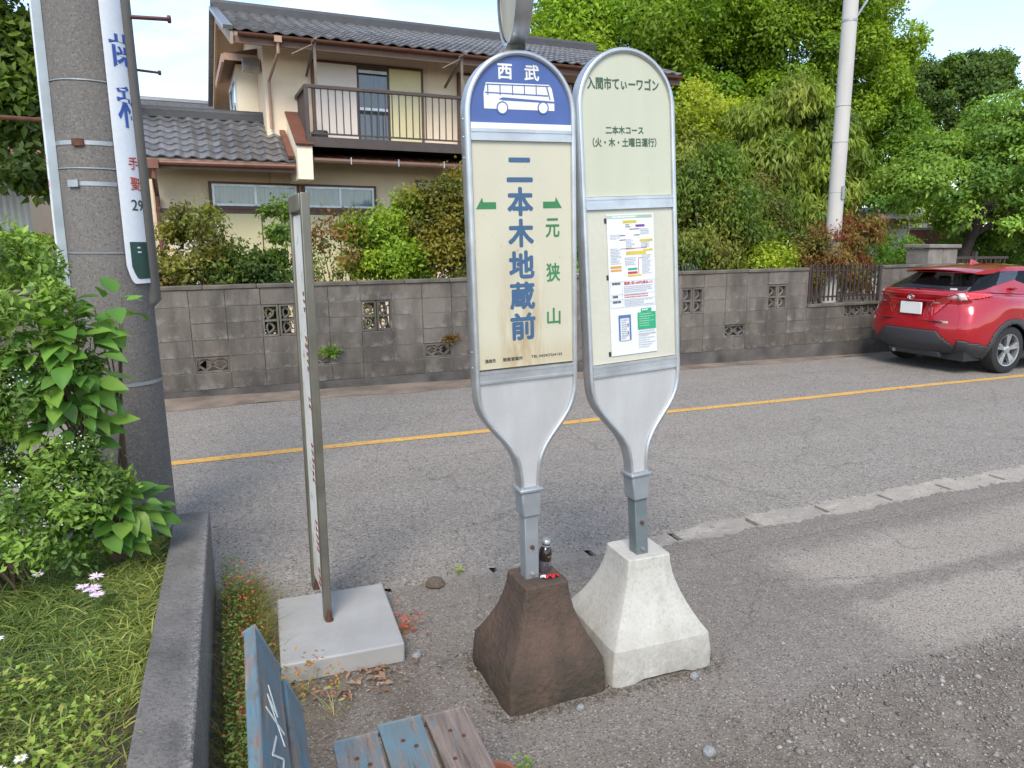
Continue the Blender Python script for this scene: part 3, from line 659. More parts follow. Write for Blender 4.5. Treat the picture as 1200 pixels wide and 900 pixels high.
def sign_body(root, r, top, panels):
    """frame tube, recessed panels; local z = world z - SZ"""
    zc = top-r; o = []
    for t in np.linspace(0, PI/2, 15): o.append((r*math.sin(t), zc+r*math.cos(t)))
    for z in np.linspace(zc, 1.30+LS, 6)[1:-1]: o.append((r, z))
    zz = np.linspace(1.30+LS, .835+LS, 26)
    for z in zz: o.append((half(z, r, top), z))
    o = np.array(o)
    right = o; left = o[1:][::-1]*[-1, 1]; loop = np.vstack([left, right])      # open at the neck: up the left, down the right
    d = np.gradient(loop, axis=0); nrm = np.stack([d[:, 1], -d[:, 0]], 1); nrm = -nrm/np.linalg.norm(nrm, axis=1, keepdims=True)   # points outward check below
    if np.dot(nrm[len(loop)//4], loop[len(loop)//4]-[0, zc]) > 0: nrm = -nrm     # inward normals
    sec = [(.0, .025), (0, -.023), (.0015, -.028), (.005, -.031), (.010, -.0318), (.0155, -.031), (.019, -.027), (.020, -.018), (.020, .018), (.018, .028), (.012, .031), (.003, .029)]
    mb = MB(); rows = []
    for p, q in zip(loop, nrm):
        lim = max(.2, min(1., abs(p[0])/.06)) if p[1] < 1.1 else 1.
        rows.append([(p[0]+q[0]*off*lim, y, p[1]+q[1]*off*lim-SZ) for off, y in sec])
    mb.grid(rows, closed=True); part('frame', mb, ALU, root, smooth=True, angle=50)
    def panel(name, z0, z1, mat, y=-.019, yb=.019, inset=.018, label=None, n=None):
        mb = MB(); n = n or max(2, int((z1-z0)/.012)); f = []; 
        def hw(z):
            zc_ = top-r
            if z > zc_: return math.sqrt(max(0, (r-inset)**2-(z-zc_)**2))
            h = half(z, r, top); return max(.008, h-inset*max(.3, min(1., h/.06)))
        zs = np.linspace(z0, z1, n+1)
        F = [[(-hw(z), y, z-SZ), (hw(z), y, z-SZ)] for z in zs]; B = [[(hw(z), yb, z-SZ), (-hw(z), yb, z-SZ)] for z in zs]
        mb.grid(F[::1]); mb.grid(B); mb.add([F[0][0], F[0][1], B[0][0], B[0][1]], [(0, 3, 2, 1)]); mb.add([F[-1][0], F[-1][1], B[-1][0], B[-1][1]], [(0, 1, 2, 3)])
        return part(name, mb, mat, root, label=label)
    res = {}
    for nm, z0, z1, mat in panels: res[z0] = panel(nm, z0, z1, mat)
    def divider(z0, z1):
        mb = MB(); h = r-.0185; mb.b2((-h, -.0255, z0-SZ), (h, .024, z1-SZ)).b2((-h, -.029, z1-SZ-.011), (h, -.0256, z1-SZ)).b2((-h, -.029, z0-SZ), (h, -.0256, z0-SZ+.009)); part('divider_bar', mb, ALU, root)
    # neck collar, square pole, bolts
    z_ = LS-SZ; mb = MB(); mb.prism([(-.044, .845+z_), (-.038, .735+z_), (.038, .735+z_), (.044, .845+z_)], -.04, .04, 'y'); mb.b2((-.052, -.047, .838+z_), (.052, .047, .856+z_)); part('collar', mb, ALU2, root, bevel=.006)
    part('pole', MB().b2((-.030, -.030, -.06), (.030, .030, .734+z_)), ALU2 if LS == 0 else simple('teal_grey_steel', (.17, .205, .21), .5, .3, var=.15, nscale=9), root, bevel=.004)
    for z in (.15, .03): part('bolt', MB().lathe([(.0, .012), (.007, .011), (.009, .004), (.009, 0)], 8, M=Matrix.Translation((0, -.030, z)) @ Matrix.Rotation(PI/2, 4, 'X')), RUST if z > .1 else STEEL, root)
    return res, divider
CX = -.012
s1 = thing('bus_stop_sign', 'round-topped bus stop sign with blue bus emblem and vertical blue lettering, on brown base', 'bus stop sign', (1.112, 2.49, SZ))
R1, T1 = .216, 2.485
res, div = sign_body(s1, R1, T1, [('emblem_panel', 2.232, T1-.0182, BLUE), ('name_panel', 1.352, 2.186, CREAM), ('lower_panel', .85, 1.30, PLATE)])
div(2.178, 2.218); div(1.298, 1.346)
part('white_strip', MB().b2((-.196, -.0275, 2.2185-SZ), (.196, .0, 2.238-SZ)), WHITE, s1)
YF = -.0200
mb = MB(); part('lettering', put_text(MB(), '西', -.060, 2.411-SZ, YF, .056, .052, .0016), INKW, res[2.232]); part('lettering', put_text(MB(), '武', .044, 2.412-SZ, YF, .058, .054, .0014), INKW, res[2.232])
# bus emblem: white body, blue lines on it, wheels
mb = MB(); bz = 2.272-SZ; K = .272/365
def bp(px, py): return ((px-348)*K-.006, (430-py)*K+bz-.004+(px-348)*K*.035)
def quad(mb, pts, y, mi=0): mb.add([(x, y, z) for x, z in (bp(*p) for p in pts)], [tuple(range(len(pts)))], mi)
def disc(mb, px, py, r, y, mi): mb.add([(x, y, z) for x, z in (bp(px+r*math.cos(t), py+r*math.sin(t)) for t in np.linspace(0, -2*PI, 20)[:-1])], [tuple(range(19))], mi)
quad(mb, [(165, 400), (165, 330), (178, 284), (505, 292), (520, 310), (533, 368), (533, 412)], YF)
for x0, x1 in ((190, 246), (252, 310), (316, 372), (378, 434), (440, 492)): pass
quad(mb, [(172, 326), (172, 331), (500, 346), (500, 340)], YF-.0006, 1)
quad(mb, [(178, 290), (178, 295), (508, 302), (508, 297)], YF-.0006, 1)
for x in (186, 248, 312, 374, 436): quad(mb, [(x-2, 292), (x-2, 340), (x+3, 340), (x+3, 294)], YF-.0007, 1)
quad(mb, [(488, 298), (502, 345), (508, 362), (513, 362), (495, 298)], YF-.0008, 1)
quad(mb, [(240, 358), (262, 364), (533, 377), (533, 369), (262, 350)], YF-.0006, 1)
for x in (258, 472): disc(mb, x, 398, 30, YF-.001, 1); disc(mb, x, 398, 24, YF-.0014, 0)
part('bus_emblem', mb, [INKW, BLUE], res[2.232])
mb = MB()
for ch, z, hh in (('二', 2.079, .082), ('本', 1.967, .104), ('木', 1.854, .104), ('地', 1.738, .104), ('蔵', 1.622, .104), ('前', 1.506, .104)): mb = MB(); put_text(mb, ch, CX, z-SZ, YF, .104, hh if ch != '二' else .086, .0036); part('lettering', mb, INKB, res[1.352])
mb = MB()
for ch, z in (('元', 1.870), ('狭', 1.704), ('山', 1.536)): mb = MB(); put_text(mb, ch, .118, z-SZ, YF, .058, .070 if ch != '山' else .064, .0013); part('lettering', mb, INKG, res[1.352])
for sgn, x0 in ((-1, -.146), (1, .118)):
    f = lambda x, z: (x0+sgn*x, YF, z-SZ)
    pts = [(-.038, 1.942), (.040, 1.942), (.015, 1.983), (.012, 1.966), (-.038, 1.966)]; pts = [f(*p) for p in pts]
    mb = MB(); mb.add(pts if sgn < 0 else pts[::-1], [tuple(range(5))]); part('arrow', mb, INKG, res[1.352])
for a in (('連絡先', -.150, 1.384-SZ, YF, .044, .015), ('飯能営業所', -.058, 1.384-SZ, YF, .082, .015), ('TEL 0429(72)4123', .085, 1.384-SZ, YF, .132, .0125)): part('lettering', put_text(MB(), *a, .0003), INKK, res[1.352])
for x in (-.2, ):
    for z in (2.25, 2.12, 2.19, 1.42, 1.36): part('rivet', MB().lathe([(0, .003), (.004, .002), (.005, 0)], 8, M=Matrix.Translation((-.2162, .0, z-SZ)) @ Matrix.Rotation(-PI/2, 4, 'Y')), STEEL, s1)
s1.rotation_euler = (rad(.6), rad(-1.9), 0)
# round lamp-like disc on top, edge on
dsc = thing('round_sign', 'round drum-shaped sign standing edge-on above the blue bus emblem sign', 'round sign', (1.048, 2.489, 2.482))
mb = MB(); mb.lathe([(.185, -.028), (.197, -.030), (.2, -.026), (.2, .026), (.197, .030), (.185, .028), (.183, .02), (.183, -.02)], 48, M=Matrix.Translation((0, 0, .226)) @ Matrix.Rotation(PI/2, 4, 'Y')); mb.grid([[(0, 0, 0)]*2]*1) if False else None
part('rim', mb, ALU, dsc, smooth=True, angle=40)
mb = MB(); mb.lathe([(0, -.019), (.184, -.019)], 48, M=Matrix.Translation((0, 0, .226)) @ Matrix.Rotation(PI/2, 4, 'Y')); mb.lathe([(0, .019), (.184, .019)], 48, M=Matrix.Translation((0, 0, .226)) @ Matrix.Rotation(PI/2, 4, 'Y')); part('face', mb, simple('yellowed_face', (.58, .50, .36), .5, var=.2, nscale=5, st=(1, 1, .3)), dsc)
mb = MB(); mb.b2((-.05, -.02, -.004), (.05, .02, .008)).b2((-.03, -.016, .008), (.03, .016, .035)); part('mounting_bracket', mb, simple('lichened_metal', (.16, .15, .12), .8, .3, var=.4, nscale=30, bump=.4), dsc)
dsc.rotation_euler = (0, rad(-1.9), rad(-12))

s2 = thing('bus_stop_sign', 'plain cream round-topped bus sign carrying a white route poster, on the pale base', 'bus stop sign', (1.628, 2.47, SZ+.03))
R2, T2 = .222, 2.532; LS = -.03
res2, div = sign_body(s2, R2, T2, [('title_panel', 1.975, T2-.0182, CREAM2), ('timetable_panel', 1.310, 1.928, CREAM3), ('lower_panel', .82, 1.262, PLATE)])
div(1.925, 1.973); div(1.258, 1.308)
for a in (('入間市てぃーワゴン', -.010, 2.398-SZ, YF, .326, .046, .0012), ('二本木コース', -.012, 2.226-SZ, YF, .174, .031, .0008), ('（火・木・土曜日運行）', -.012, 2.180-SZ, YF, .294, .035, .0008)): part('lettering', put_text(MB(), *a), INKD, res2[1.975])
pm = thing('route_poster', 'laminated white bus route poster taped to the cream timetable panel', 'poster', (1.628, 2.47, SZ+.03))
PAPER = simple('laminated_paper', (.66, .67, .69), .3, var=.02); YEL = simple('poster_yellow', (.62, .48, .05), .5); REDI = simple('poster_red', (.50, .05, .05), .5); PGRN = simple('poster_green', (.02, .36, .17), .5); PBLU = simple('poster_blue', (.08, .16, .36), .5); GREY = simple('poster_grey', (.40, .42, .44), .6); LGRN = simple('poster_pale_green', (.42, .55, .40), .5); PURP = simple('poster_purple', (.18, .06, .30), .5); ORN = simple('poster_orange', (.70, .34, .05), .5)
PZ0, PZ1, PX0, PX1 = 1.338, 1.905, -.112, .108
part('sheet', MB().b2((PX0, -.0235, PZ0-SZ), (PX1, -.0205, PZ1-SZ)), PAPER, pm)
mb = MB(); yy = -.0241
def pr(u0, v0, u1, v1, mi):       # poster coordinates measured on the sheet: u 0..240, v 0..712 from its top left corner
    k = (PX1-PX0)/240; kz = (PZ1-PZ0)/712
    global yy; yy -= .000004
    mb.add([(PX0+u0*k, yy, PZ1-v1*kz-SZ), (PX0+u1*k, yy, PZ1-v1*kz-SZ), (PX0+u1*k, yy, PZ1-v0*kz-SZ), (PX0+u0*k, yy, PZ1-v0*kz-SZ)], [(0, 1, 2, 3)], mi)
def lines(u0, u1, v0, v1, n, mi=4, frac=.45):
    h = (v1-v0)/n
    for i in range(n):
        e = u1-(u1-u0)*random.choice((0, .05, .2, .35)); u = u0
        while u < e-2:
            L = random.uniform(3, 9); pr(u, v0+h*i, min(u+L, e), v0+h*(i+frac), mi); u += L+random.uniform(1, 2.5)
mats = [YEL, REDI, PGRN, PBLU, GREY, LGRN, PURP, ORN, PAPER, INKK]
pr(0, 6, 232, 22, 5); lines(25, 215, 10, 19, 1, 8, .8); pr(80, 32, 150, 46, 0); pr(145, 54, 192, 66, 6)
for u0, u1, v in ((92, 112, 52), (92, 118, 62), (112, 165, 74), (62, 90, 104), (60, 92, 126), (135, 165, 104)): pr(u0, v, u1, v+4, 9)
pr(164, 128, 232, 140, 0); pr(180, 178, 232, 188, 0); pr(92, 186, 196, 204, 0); pr(10, 256, 66, 268, 7); pr(10, 273, 66, 283, 7); pr(98, 270, 148, 281, 2); pr(98, 288, 148, 300, 1); pr(96, 304, 170, 313, 0)
pr(62, 170, 200, 173, 1); pr(196, 150, 199, 173, 1); pr(153, 222, 156, 305, 1); pr(153, 220, 175, 223, 1)
for a in ((12, 66, 100, 128, 4), (92, 140, 126, 180, 8), (12, 66, 168, 250, 11), (168, 215, 76, 108, 4), (170, 215, 142, 172, 4), (172, 226, 206, 306, 14), (84, 142, 216, 258, 5)): lines(*a, mi=4)
for v in (333, 399, 425, 465): pr(4, v, 236, v+1.5, 4)
for u in (4, 64, 236): pr(u, 333, u+1.2, 467, 4)
for v0 in (338, 404, 431): lines(14, 56, v0, v0+16, 1, 9, .7)
lines(74, 225, 360, 396, 4, 4); lines(74, 230, 403, 424, 2, 1, .4); lines(74, 230, 430, 464, 4, 4)
pr(40, 505, 104, 520, 3); pr(40, 520, 48, 636, 3); pr(96, 520, 104, 636, 3); pr(48, 635, 96, 639, 4); lines(54, 92, 528, 632, 9, 4); pr(86, 548, 91, 566, 3); pr(86, 590, 91, 606, 3)
pr(158, 480, 214, 498, 2); lines(164, 210, 484, 494, 1, 8, .7); pr(140, 500, 236, 588, 2); lines(148, 230, 508, 580, 6, 5, .3); lines(142, 232, 596, 690, 8, 4, .3); pr(140, 612, 236, 614, 4)
part('printing', mb, mats, pm)
mb = MB(); kz = (PZ1-PZ0)/712; put_text(mb, '運賃1回100円(後払い)', PX0+150*(PX1-PX0)/240, PZ1-347*kz-SZ, -.0246, .138, .0145, .0004); part('lettering', mb, REDI, pm)
mb = MB()
for u, v in ((-6, 30), (-5, 310), (-8, 700)): mb.b2((PX0+(u-5)*.00092, -.0215, PZ1-(v+12)*kz-SZ), (PX0+(u+6)*.00092, -.0202, PZ1-(v-12)*kz-SZ))
part('tape', mb, BLACKP, pm)
pm.rotation_euler = s2.rotation_euler = (rad(-2.2), rad(-3.0), rad(1))

# concrete bases
def base_mat(name, a, b, moss, lich, bs=.6):
    N = NT(name)
    c = N.mix(N.ramp(N.noise(5, detail=7, rough=.65), .3, .7), a, b)
    s = N.n('ShaderNodeSeparateXYZ'); lnk(N.t, N.coord('Object'), s.inputs[0])
    edge = N.math('MULTIPLY', N.ramp(s.outputs[2], .24, .03), N.ramp(N.noise(9, detail=7, rough=.7), .38, .56))
    c = N.mix(N.ramp(N.noise(6, st=(1.5, 1.5, .25), detail=6, rough=.7), .52, .70, 0, .45), c, moss)
    c = N.mix(N.math('MULTIPLY', edge, .75), c, moss)
    c = N.mix(N.ramp(N.noise(14, detail=6, rough=.7), .64, .76, 0, .75), c, lich)
    c = N.mix(N.ramp(N.noise(70, detail=3), .5, .75, 0, .35), c, tuple(v*.4 for v in a))
    N.col(c); N.rough(.92); N.bump(N.math('ADD', N.noise(45, detail=6), N.math('MULTIPLY', N.noise(12, detail=4), 1.2)), bs, .012); return N.m
def base_mesh(b, t, h, slab, notch, wob, cx=0):
    """square foot with a skirt, concave flared sides and a flat top"""
    prof = [(b, 0.0), (b*.995, slab*.5), (b*.955, slab)]
    for k in range(1, 9):
        u = k/8; prof.append((b*.955+(t-b*.955)*(1-(1-u)**1.75), slab+(h-slab)*u))
    n = 10; rows = []
    for j, (r, z) in enumerate(prof):
        row = []
        for side in range(4):
            for i in range(n):
                a = -1+2*i/n; cut = .90 if abs(a) > .985 else 1.
                x, y = a*r, -r
                if abs(a) > .99: x *= .965; y *= .965
                zz = z
                if j == 0: zz = z+notch*max(0, min(1, (.58-abs(a))/.10))
                k = wob*(1 if j < 4 else .5)
                x += random.uniform(-k, k); y += random.uniform(-k, k)
                for _ in range(side): x, y = -y, x
                row.append((x, y, zz))
        rows.append(row)
    mb = MB(); mb.grid(rows, closed=True); m = len(rows[0]); L = len(mb.v)-m
    mb.add([(0, 0, h+.002)], []); top = len(mb.v)-1; mb.f += [(L+i, L+(i+1) % m, top) for i in range(m)]; mb.mi += [0]*m; return mb
BROWN = base_mat('dark_rusty_concrete', (.108, .066, .044), (.048, .034, .026), (.028, .028, .016), (.17, .105, .055), .9)
PALE = base_mat('pale_concrete', (.46, .44, .39), (.39, .37, .325), (.25, .235, .20), (.52, .50, .46), .22)
b1 = part('sign_base', base_mesh(.222, .098, .462, .15, .012, .003), BROWN, None, smooth=True, angle=28, bevel=.006, loc=(1.142, 2.482, -.002), rot=(0, 0, rad(1)))
setp(b1, 'dark rusty brown concrete foot under the blue emblem bus sign', 'sign base', 'flared concrete feet of the bus signs')
b2_ = part('sign_base', base_mesh(.250, .105, .487, .155, .018, .0015), PALE, None, smooth=True, angle=20, bevel=.005, loc=(1.645, 2.505, -.002), rot=(0, 0, rad(-2)))
setp(b2_, 'pale clean concrete foot under the cream community bus sign', 'sign base', 'flared concrete feet of the bus signs')
n = 2600; a_ = rng.integers(0, 2, n); cx_ = np.where(a_ == 0, 1.142, 1.645); cy_ = np.where(a_ == 0, 2.482, 2.505); hb = np.where(a_ == 0, .228, .256)
side_ = rng.integers(0, 4, n); u_ = rng.uniform(-1.05, 1.05, n); o_ = 1+np.abs(rng.normal(size=n))*.10
DIRT_SHADE = (np.stack([cx_+hb*np.where(side_ < 2, u_, np.where(side_ == 2, o_, -o_)), cy_+hb*np.where(side_ < 2, np.where(side_ == 0, -o_, o_), u_)], 1))
# bottle and wrapper on the brown foot
bt = thing('bottle', 'small black aluminium drink bottle left on the brown concrete foot beside the pole', 'bottle', (1.183, 2.505, .463))
mb = MB(); mb.lathe([(0, 0), (.026, 0), (.028, .004), (.028, .048)], 20); part('bottle_base', mb, simple('brushed_can', (.30, .30, .33), .25, .8), bt, smooth=True)
mb = MB(); mb.lathe([(.028, .048), (.0285, .075), (.026, .093), (.019, .105), (.0165, .108)], 20); part('bottle_body', mb, simple('black_can', (.025, .018, .015), .2, .3, coat=.5), bt, smooth=True)
mb = MB(); mb.lathe([(.0165, .108), (.019, .109), (.019, .114), (.0165, .115), (.0165, .121), (.0175, .122), (.0175, .135), (.016, .137), (0, .137)], 20); part('cap', mb, ALU, bt, smooth=True, angle=40)
mb = MB(); mb.lathe([(.0176, .115), (.0176, .120)], 20); part('cap_band', mb, BLACKP, bt)
mb = MB(); put_text(mb, 'BLACK', 0, .072, -.0288, .030, .008, .0002); part('lettering', mb, simple('gold_print', (.5, .38, .16), .4, .5), bt)
bt.rotation_euler = (rad(2), rad(4), rad(22))
wp = thing('wrapper', 'crumpled red and white wrapper lying by the bottle on the brown foot', 'litter', (1.175, 2.43, .464))
mb = MB(); rows = []
for i in range(9): rows.append([((i/8-.5)*.075, (k/4-.5)*.022*(1-.5*abs(i/8-.4)), .006+.006*math.sin(i*2.1+k*1.7)+.004*random.random()) for k in range(5)])
mb.grid(rows[:3], 1); mb.grid(rows[2:], 0); part('foil', mb, [simple('red_foil', (.55, .02, .03), .25, .2), WHITE], wp, smooth=True); wp.rotation_euler = (0, 0, rad(-8))

# ------------------------------------------------------------------ old notice frame on its slab
slab = part('concrete_slab', MB().box((0, 0, 0), (.52, .60, .095)), simple('smooth_slab', (.36, .352, .335), .7, var=.12, nscale=4, bump=.15), None, bevel=.008, loc=(.40, 3.10, .0465), rot=(0, 0, rad(-3)))
setp(slab, 'square pale concrete slab on the ground carrying the two-post notice frame', 'slab')
PST = simple('tarnished_stainless', (.27, .25, .20), .42, .7, var=.28, nscale=9, st=(1, 1, .3))
nf = thing('notice_frame', 'tall narrow metal frame of two posts with a peeling white board between, seen edge-on', 'notice frame', (.362, 3.13, .094))
for y in (0, .345): part('post', MB().b2((-.018, y-.020, 0), (.018, y+.020, 1.93)), PST, nf, bevel=.003)
part('top_bar', MB().b2((-.021, .0225, 1.86), (.021, .3235, 1.93)), PST, nf, bevel=.003)
def peel():
    N = NT('peeling_white_board'); m = N.ramp(N.noise(16, detail=6, rough=.7), .60, .66)
    N.col(N.mix(m, N.mix(N.ramp(N.noise(5), .3, .7), (.66, .65, .61), (.52, .50, .45)), (.16, .13, .10))); N.rough(.7); N.bump(m, .3, .003); return N.m
bd = part('board', MB().b2((-.006, .0225, .08), (.006, .3225, 1.845)), peel(), nf)
mb = MB()
for z, hh, yc in ((1.50, .10, .12), (1.30, .16, .12), (1.02, .06, .12), (.80, .18, .12), (.42, .16, .12), (.18, .10, .12)):
    for k in range(int(hh/.03)):
        zz = z-k*.034
        for j in range(4):
            a = yc+random.uniform(-.03, .03); mb.b2((-.0072, a, zz+random.uniform(-.01, .006)), (-.0062, a+random.uniform(.012, .03), zz+random.uniform(.008, .014)))
part('faded_marks', mb, simple('faded_red', (.40, .09, .07), .7, var=.2), bd)
for y in (0, .345): part('rust_foot', MB().lathe([(.0, .05), (.008, .048), (.012, .02), (.02, 0)], 8, c=(0, y-.0, 0), M=Matrix.Translation((.004, -.024, 0))), RUST, nf)
nf.rotation_euler = (0, rad(-.1), rad(2.0))

# ------------------------------------------------------------------ utility poles
def pole_mat():
    N = NT('aggregate_concrete_pole')
    c = N.mix(N.ramp(N.noise(2.5, st=(1, 1, .3), detail=5), .3, .7), (.150, .136, .122), (.110, .101, .092))
    v = N.vor(120, 'Object', 'Color'); s = N.n('ShaderNodeSeparateColor'); lnk(N.t, v, s.inputs[0])
    c = N.mix(N.ramp(s.outputs[0], .7, 1, 0, .5), c, (.23, .205, .175)); c = N.mix(N.ramp(s.outputs[1], .75, 1, 0, .6), c, (.06, .05, .045))
    N.col(c); N.rough(.85); N.bump(N.noise(110, detail=3), .35, .006); return N.m
up = thing('utility_pole', 'thick concrete utility pole with advertising plates strapped on, beside the planter', 'utility pole', (-.565, 4.66, 0))
PR = lambda z: .224-.0105*z
part('shaft', MB().lathe([(PR(0), -.1), (PR(0), 0), (PR(3), 3), (PR(9), 9), (0, 9)], 48), pole_mat(), up, smooth=True, angle=60)
VA = math.atan2(-4.66, .60)                       # towards the photographer
def arc(a0, a1, z0, z1, off, thick, n=16, m=1, corner=0):
    """curved plate around the pole, angles measured to the right of the photographer's side"""
    mb = MB(); zs = np.linspace(z0, z1, m+1); an = np.linspace(a0, a1, n+1)
    def P(a, z, o): r = PR(z)+o; t = VA+rad(a); return (r*math.cos(t), r*math.sin(t), z)
    for o in (off+thick, off):
        mb.grid([[P(a, z+(corner*(1-min(1, (a-a0)/10))**2 if z == z0 else 0), o) for a in an] for z in zs])
    mb.grid([[P(a, z0+corner*(1-min(1, (a-a0)/10))**2, off), P(a, z0+corner*(1-min(1, (a-a0)/10))**2, off+thick)] for a in an]); mb.grid([[P(a0, z, off), P(a0, z, off+thick)] for z in (z0+corner, z1)]); mb.grid([[P(a1, z, off), P(a1, z, off+thick)] for z in (z0, z1)])
    return mb
def wraptext(s, a, z, w, h, off, o=0.):
    t = text_mb(s, .1, o); mb = MB(); vs = []
    for p in t.v:
        zz = z+p[2]*h/t.bh; r = PR(zz)+off; tt = VA+rad(a)+(p[0]*w/t.bw)/r; vs.append((r*math.cos(tt), r*math.sin(tt), zz))
    mb.add(vs, t.f); return mb
ad = part('advertisement_plate', arc(22, 84, 1.60, 3.9, .010, .006, 24, 1, .10), WHITE, up, smooth=True, angle=40)
mb = MB(); m1 = wraptext('歯', 58, 2.83, .21, .19, .0185, .0012); m2 = wraptext('科', 60, 2.55, .21, .22, .0185, .0012); mb.add(m1.v, m1.f).add(m2.v, m2.f); part('lettering', mb, simple('ad_blue', (.035, .10, .42), .5), ad)
mb = MB()
for s_, a, z, ww, hh in (('手', 50, 2.255, .075, .07), ('聖', 50, 2.145, .075, .07), ('母', 70, 2.145, .075, .07), ('術', 70, 2.255, .075, .07)): t = wraptext(s_, a, z, ww, hh, .0185, .002); mb.add(t.v, t.f)
part('lettering', mb, simple('ad_red', (.62, .08, .05), .5), ad)
t = wraptext('292', 56, 2.03, .14, .06, .0185, .001); part('lettering', t, INKK, ad)
part('green_field', arc(29, 84, 1.625, 1.83, .0165, .0014, 16, 1, .07), simple('ad_dark_green', (.012, .055, .04), .4), ad, smooth=True, angle=40)
mb = MB()
for a, z, wd in ((40, 1.795, 5), (40, 1.77, 6), (62, 1.80, 5), (62, 1.745, 5), (62, 1.70, 5)):
    t = arc(a, a+wd, z, z+.008, .0185, .001, 3); mb.add(t.v, t.f)
part('fine_print', mb, WHITE, ad)
ad2 = part('advertisement_plate', arc(-150, -74, 1.50, 3.9, .040, .006, 24), WHITE, up, smooth=True, angle=40)
part('plate_flange', arc(-78, -72, 1.50, 3.9, .002, .043, 3), simple('pale_blue_flange', (.52, .58, .60), .45, .1), ad2, smooth=True, angle=30)
mb = MB()
for s_, z in (('手', 2.25), ('聖', 2.12)): t = wraptext(s_, -86, z, .09, .08, .047, .002); mb.add(t.v, t.f)
part('lettering', mb, simple('ad_red_faded', (.55, .12, .10), .6), ad2)
# half-round cable cover up the right-hand side
cc = MB(); T_ = VA+rad(74)
rows = []
for z in (1.45, 1.5, 3, 9):
    r = PR(z)-.005-(.05 if z < 1.5 else 0); cx, cy = r*math.cos(T_), r*math.sin(T_); rows.append([(cx+.052*math.cos(T_+t), cy+.052*math.sin(T_+t), z) for t in np.linspace(-PI*.62, PI*.62, 14)])
cc.grid(rows); part('cable_cover', cc, simple('cover_grey', (.15, .135, .118), .8, var=.12, nscale=3, bump=.15), up, smooth=True, angle=60)
def ring(z, h, t=.0015, a0=-180, a1=180, off=.0): return arc(a0, a1, z-h/2, z+h/2, off+.001, t, 48)
part('strap', ring(2.345, .022, .002, -72, 22), STEEL, up); part('strap', ring(2.135, .022, .002, -44, 22), STEEL, up); part('strap', ring(1.03, .020, .002), STEEL, up)
for z, a in ((2.345, -25), (2.135, -38)): part('buckle', arc(a-8, a+8, z-.018, z+.018, .003, .012, 4), STEEL if a < -30 else RUST, up)
for z in (2.66, 2.215, 1.77): part('wire', ring(z, .005, .004, -76, 26), STEEL, up)
def step_bolt(a, z, L, r, mat):
    t = VA+rad(a); d = Vector((math.cos(t), math.sin(t), 0)); p = d*(PR(z)-.02)+Vector((0, 0, z)); mb = MB(); mb.tube([p, p+d*L], r, 8).tube([p+d*(L-.008), p+d*(L+.006)], r*1.9, 8).tube([p+d*.015, p+d*.035], r*2.2, 8); part('step_bolt', mb, mat, up)
step_bolt(72, 3.03, .26, .011, simple('dark_red_bolt', (.10, .025, .02), .6, .2)); step_bolt(-92, 2.47, .28, .012, RUST); step_bolt(95, 2.78, .18, .007, RUST)
p2 = thing('utility_pole', 'slender pale concrete utility pole rising from the red shrub behind the wall', 'utility pole', (10.32, 9.75, 0))
mb = MB(); mb.lathe([(.135, -.1), (.132, 1.5), (.122, 6), (.105, 12), (0, 12)], 28); part('shaft', mb, simple('pale_pole_concrete', (.52, .50, .46), .85, var=.1, nscale=2.5, bump=.12, st=(1, 1, .3)), p2, smooth=True, angle=60)
part('band', MB().lathe([(.123, 5.55), (.128, 5.555), (.128, 5.59), (.123, 5.595)], 28), STEEL, p2)
for z in (4.2, 3.6, 2.75): part('wire', MB().lathe([(.124, z), (.134, z+.004), (.124, z+.008)], 28), STEEL, p2)
mb = MB(); mb.bar((.12, 0, 5.62), (.55, -.1, 6.3), .03).box((0, -.152, 2.75), (.07, .012, .22)); part('arm', mb, STEEL, p2)
for z, a in ((5.0, 1), (4.55, -1), (3.95, 1)): part('step_bolt', MB().tube([(a*.14, 0, z), (a*.24, 0, z)], .009, 6), STEEL, p2)
p2.rotation_euler = (0, rad(-.7), 0)

# ------------------------------------------------------------------ red car parked heading away along the far lane
def crom(xs, ys, q):
    """monotone-ish cubic through (xs,ys)"""
    xs = np.asarray(xs, float); ys = np.asarray(ys, float); m = np.gradient(ys, xs); d = np.diff(ys)/np.diff(xs)
    for i in range(len(d)):
        if abs(d[i]) < 1e-9: m[i] = m[i+1] = 0
    i = np.clip(np.searchsorted(xs, q)-1, 0, len(xs)-2); h = xs[i+1]-xs[i]; t = np.clip((q-xs[i])/h, 0, 1)
    return (2*t**3-3*t**2+1)*ys[i]+(t**3-2*t**2+t)*h*m[i]+(-2*t**3+3*t**2)*ys[i+1]+(t**3-t**2)*h*m[i+1]
def paint():
    N = NT('red_car_paint'); N.col(N.mix(N.ramp(N.noise(240, detail=1), .5, .8, 0, .3), (.36, .003, .010), (.28, .003, .012))); N.b.inputs['Metallic'].default_value = .25; N.rough(.28)
    N.b.inputs['Coat Weight'].default_value = 1.; N.b.inputs['Coat Roughness'].default_value = .03; return N.m
RED = paint(); CLAD = simple('dark_grey_cladding', (.045, .045, .05), .55, var=.1, nscale=8); RUB = simple('tyre_rubber', (.018, .018, .018), .8, var=.2, nscale=30, bump=.15)
def tint_glass():
    N = NT('tinted_car_glass'); N.col((.01, .012, .013)); N.rough(.03); N.b.inputs['Specular IOR Level'].default_value = .6
    tr = N.n('ShaderNodeBsdfTransparent', Color=(.55, .60, .58, 1)); ms = N.n('ShaderNodeMixShader', Fac=.62); lnk(N.t, N.b.outputs[0], ms.inputs[1]); lnk(N.t, tr.outputs[0], ms.inputs[2]); lnk(N.t, ms.outputs[0], N.o.inputs[0]); return N.m
TGL = tint_glass(); GLB = simple('gloss_black', (.012, .012, .014), .12, coat=1.)
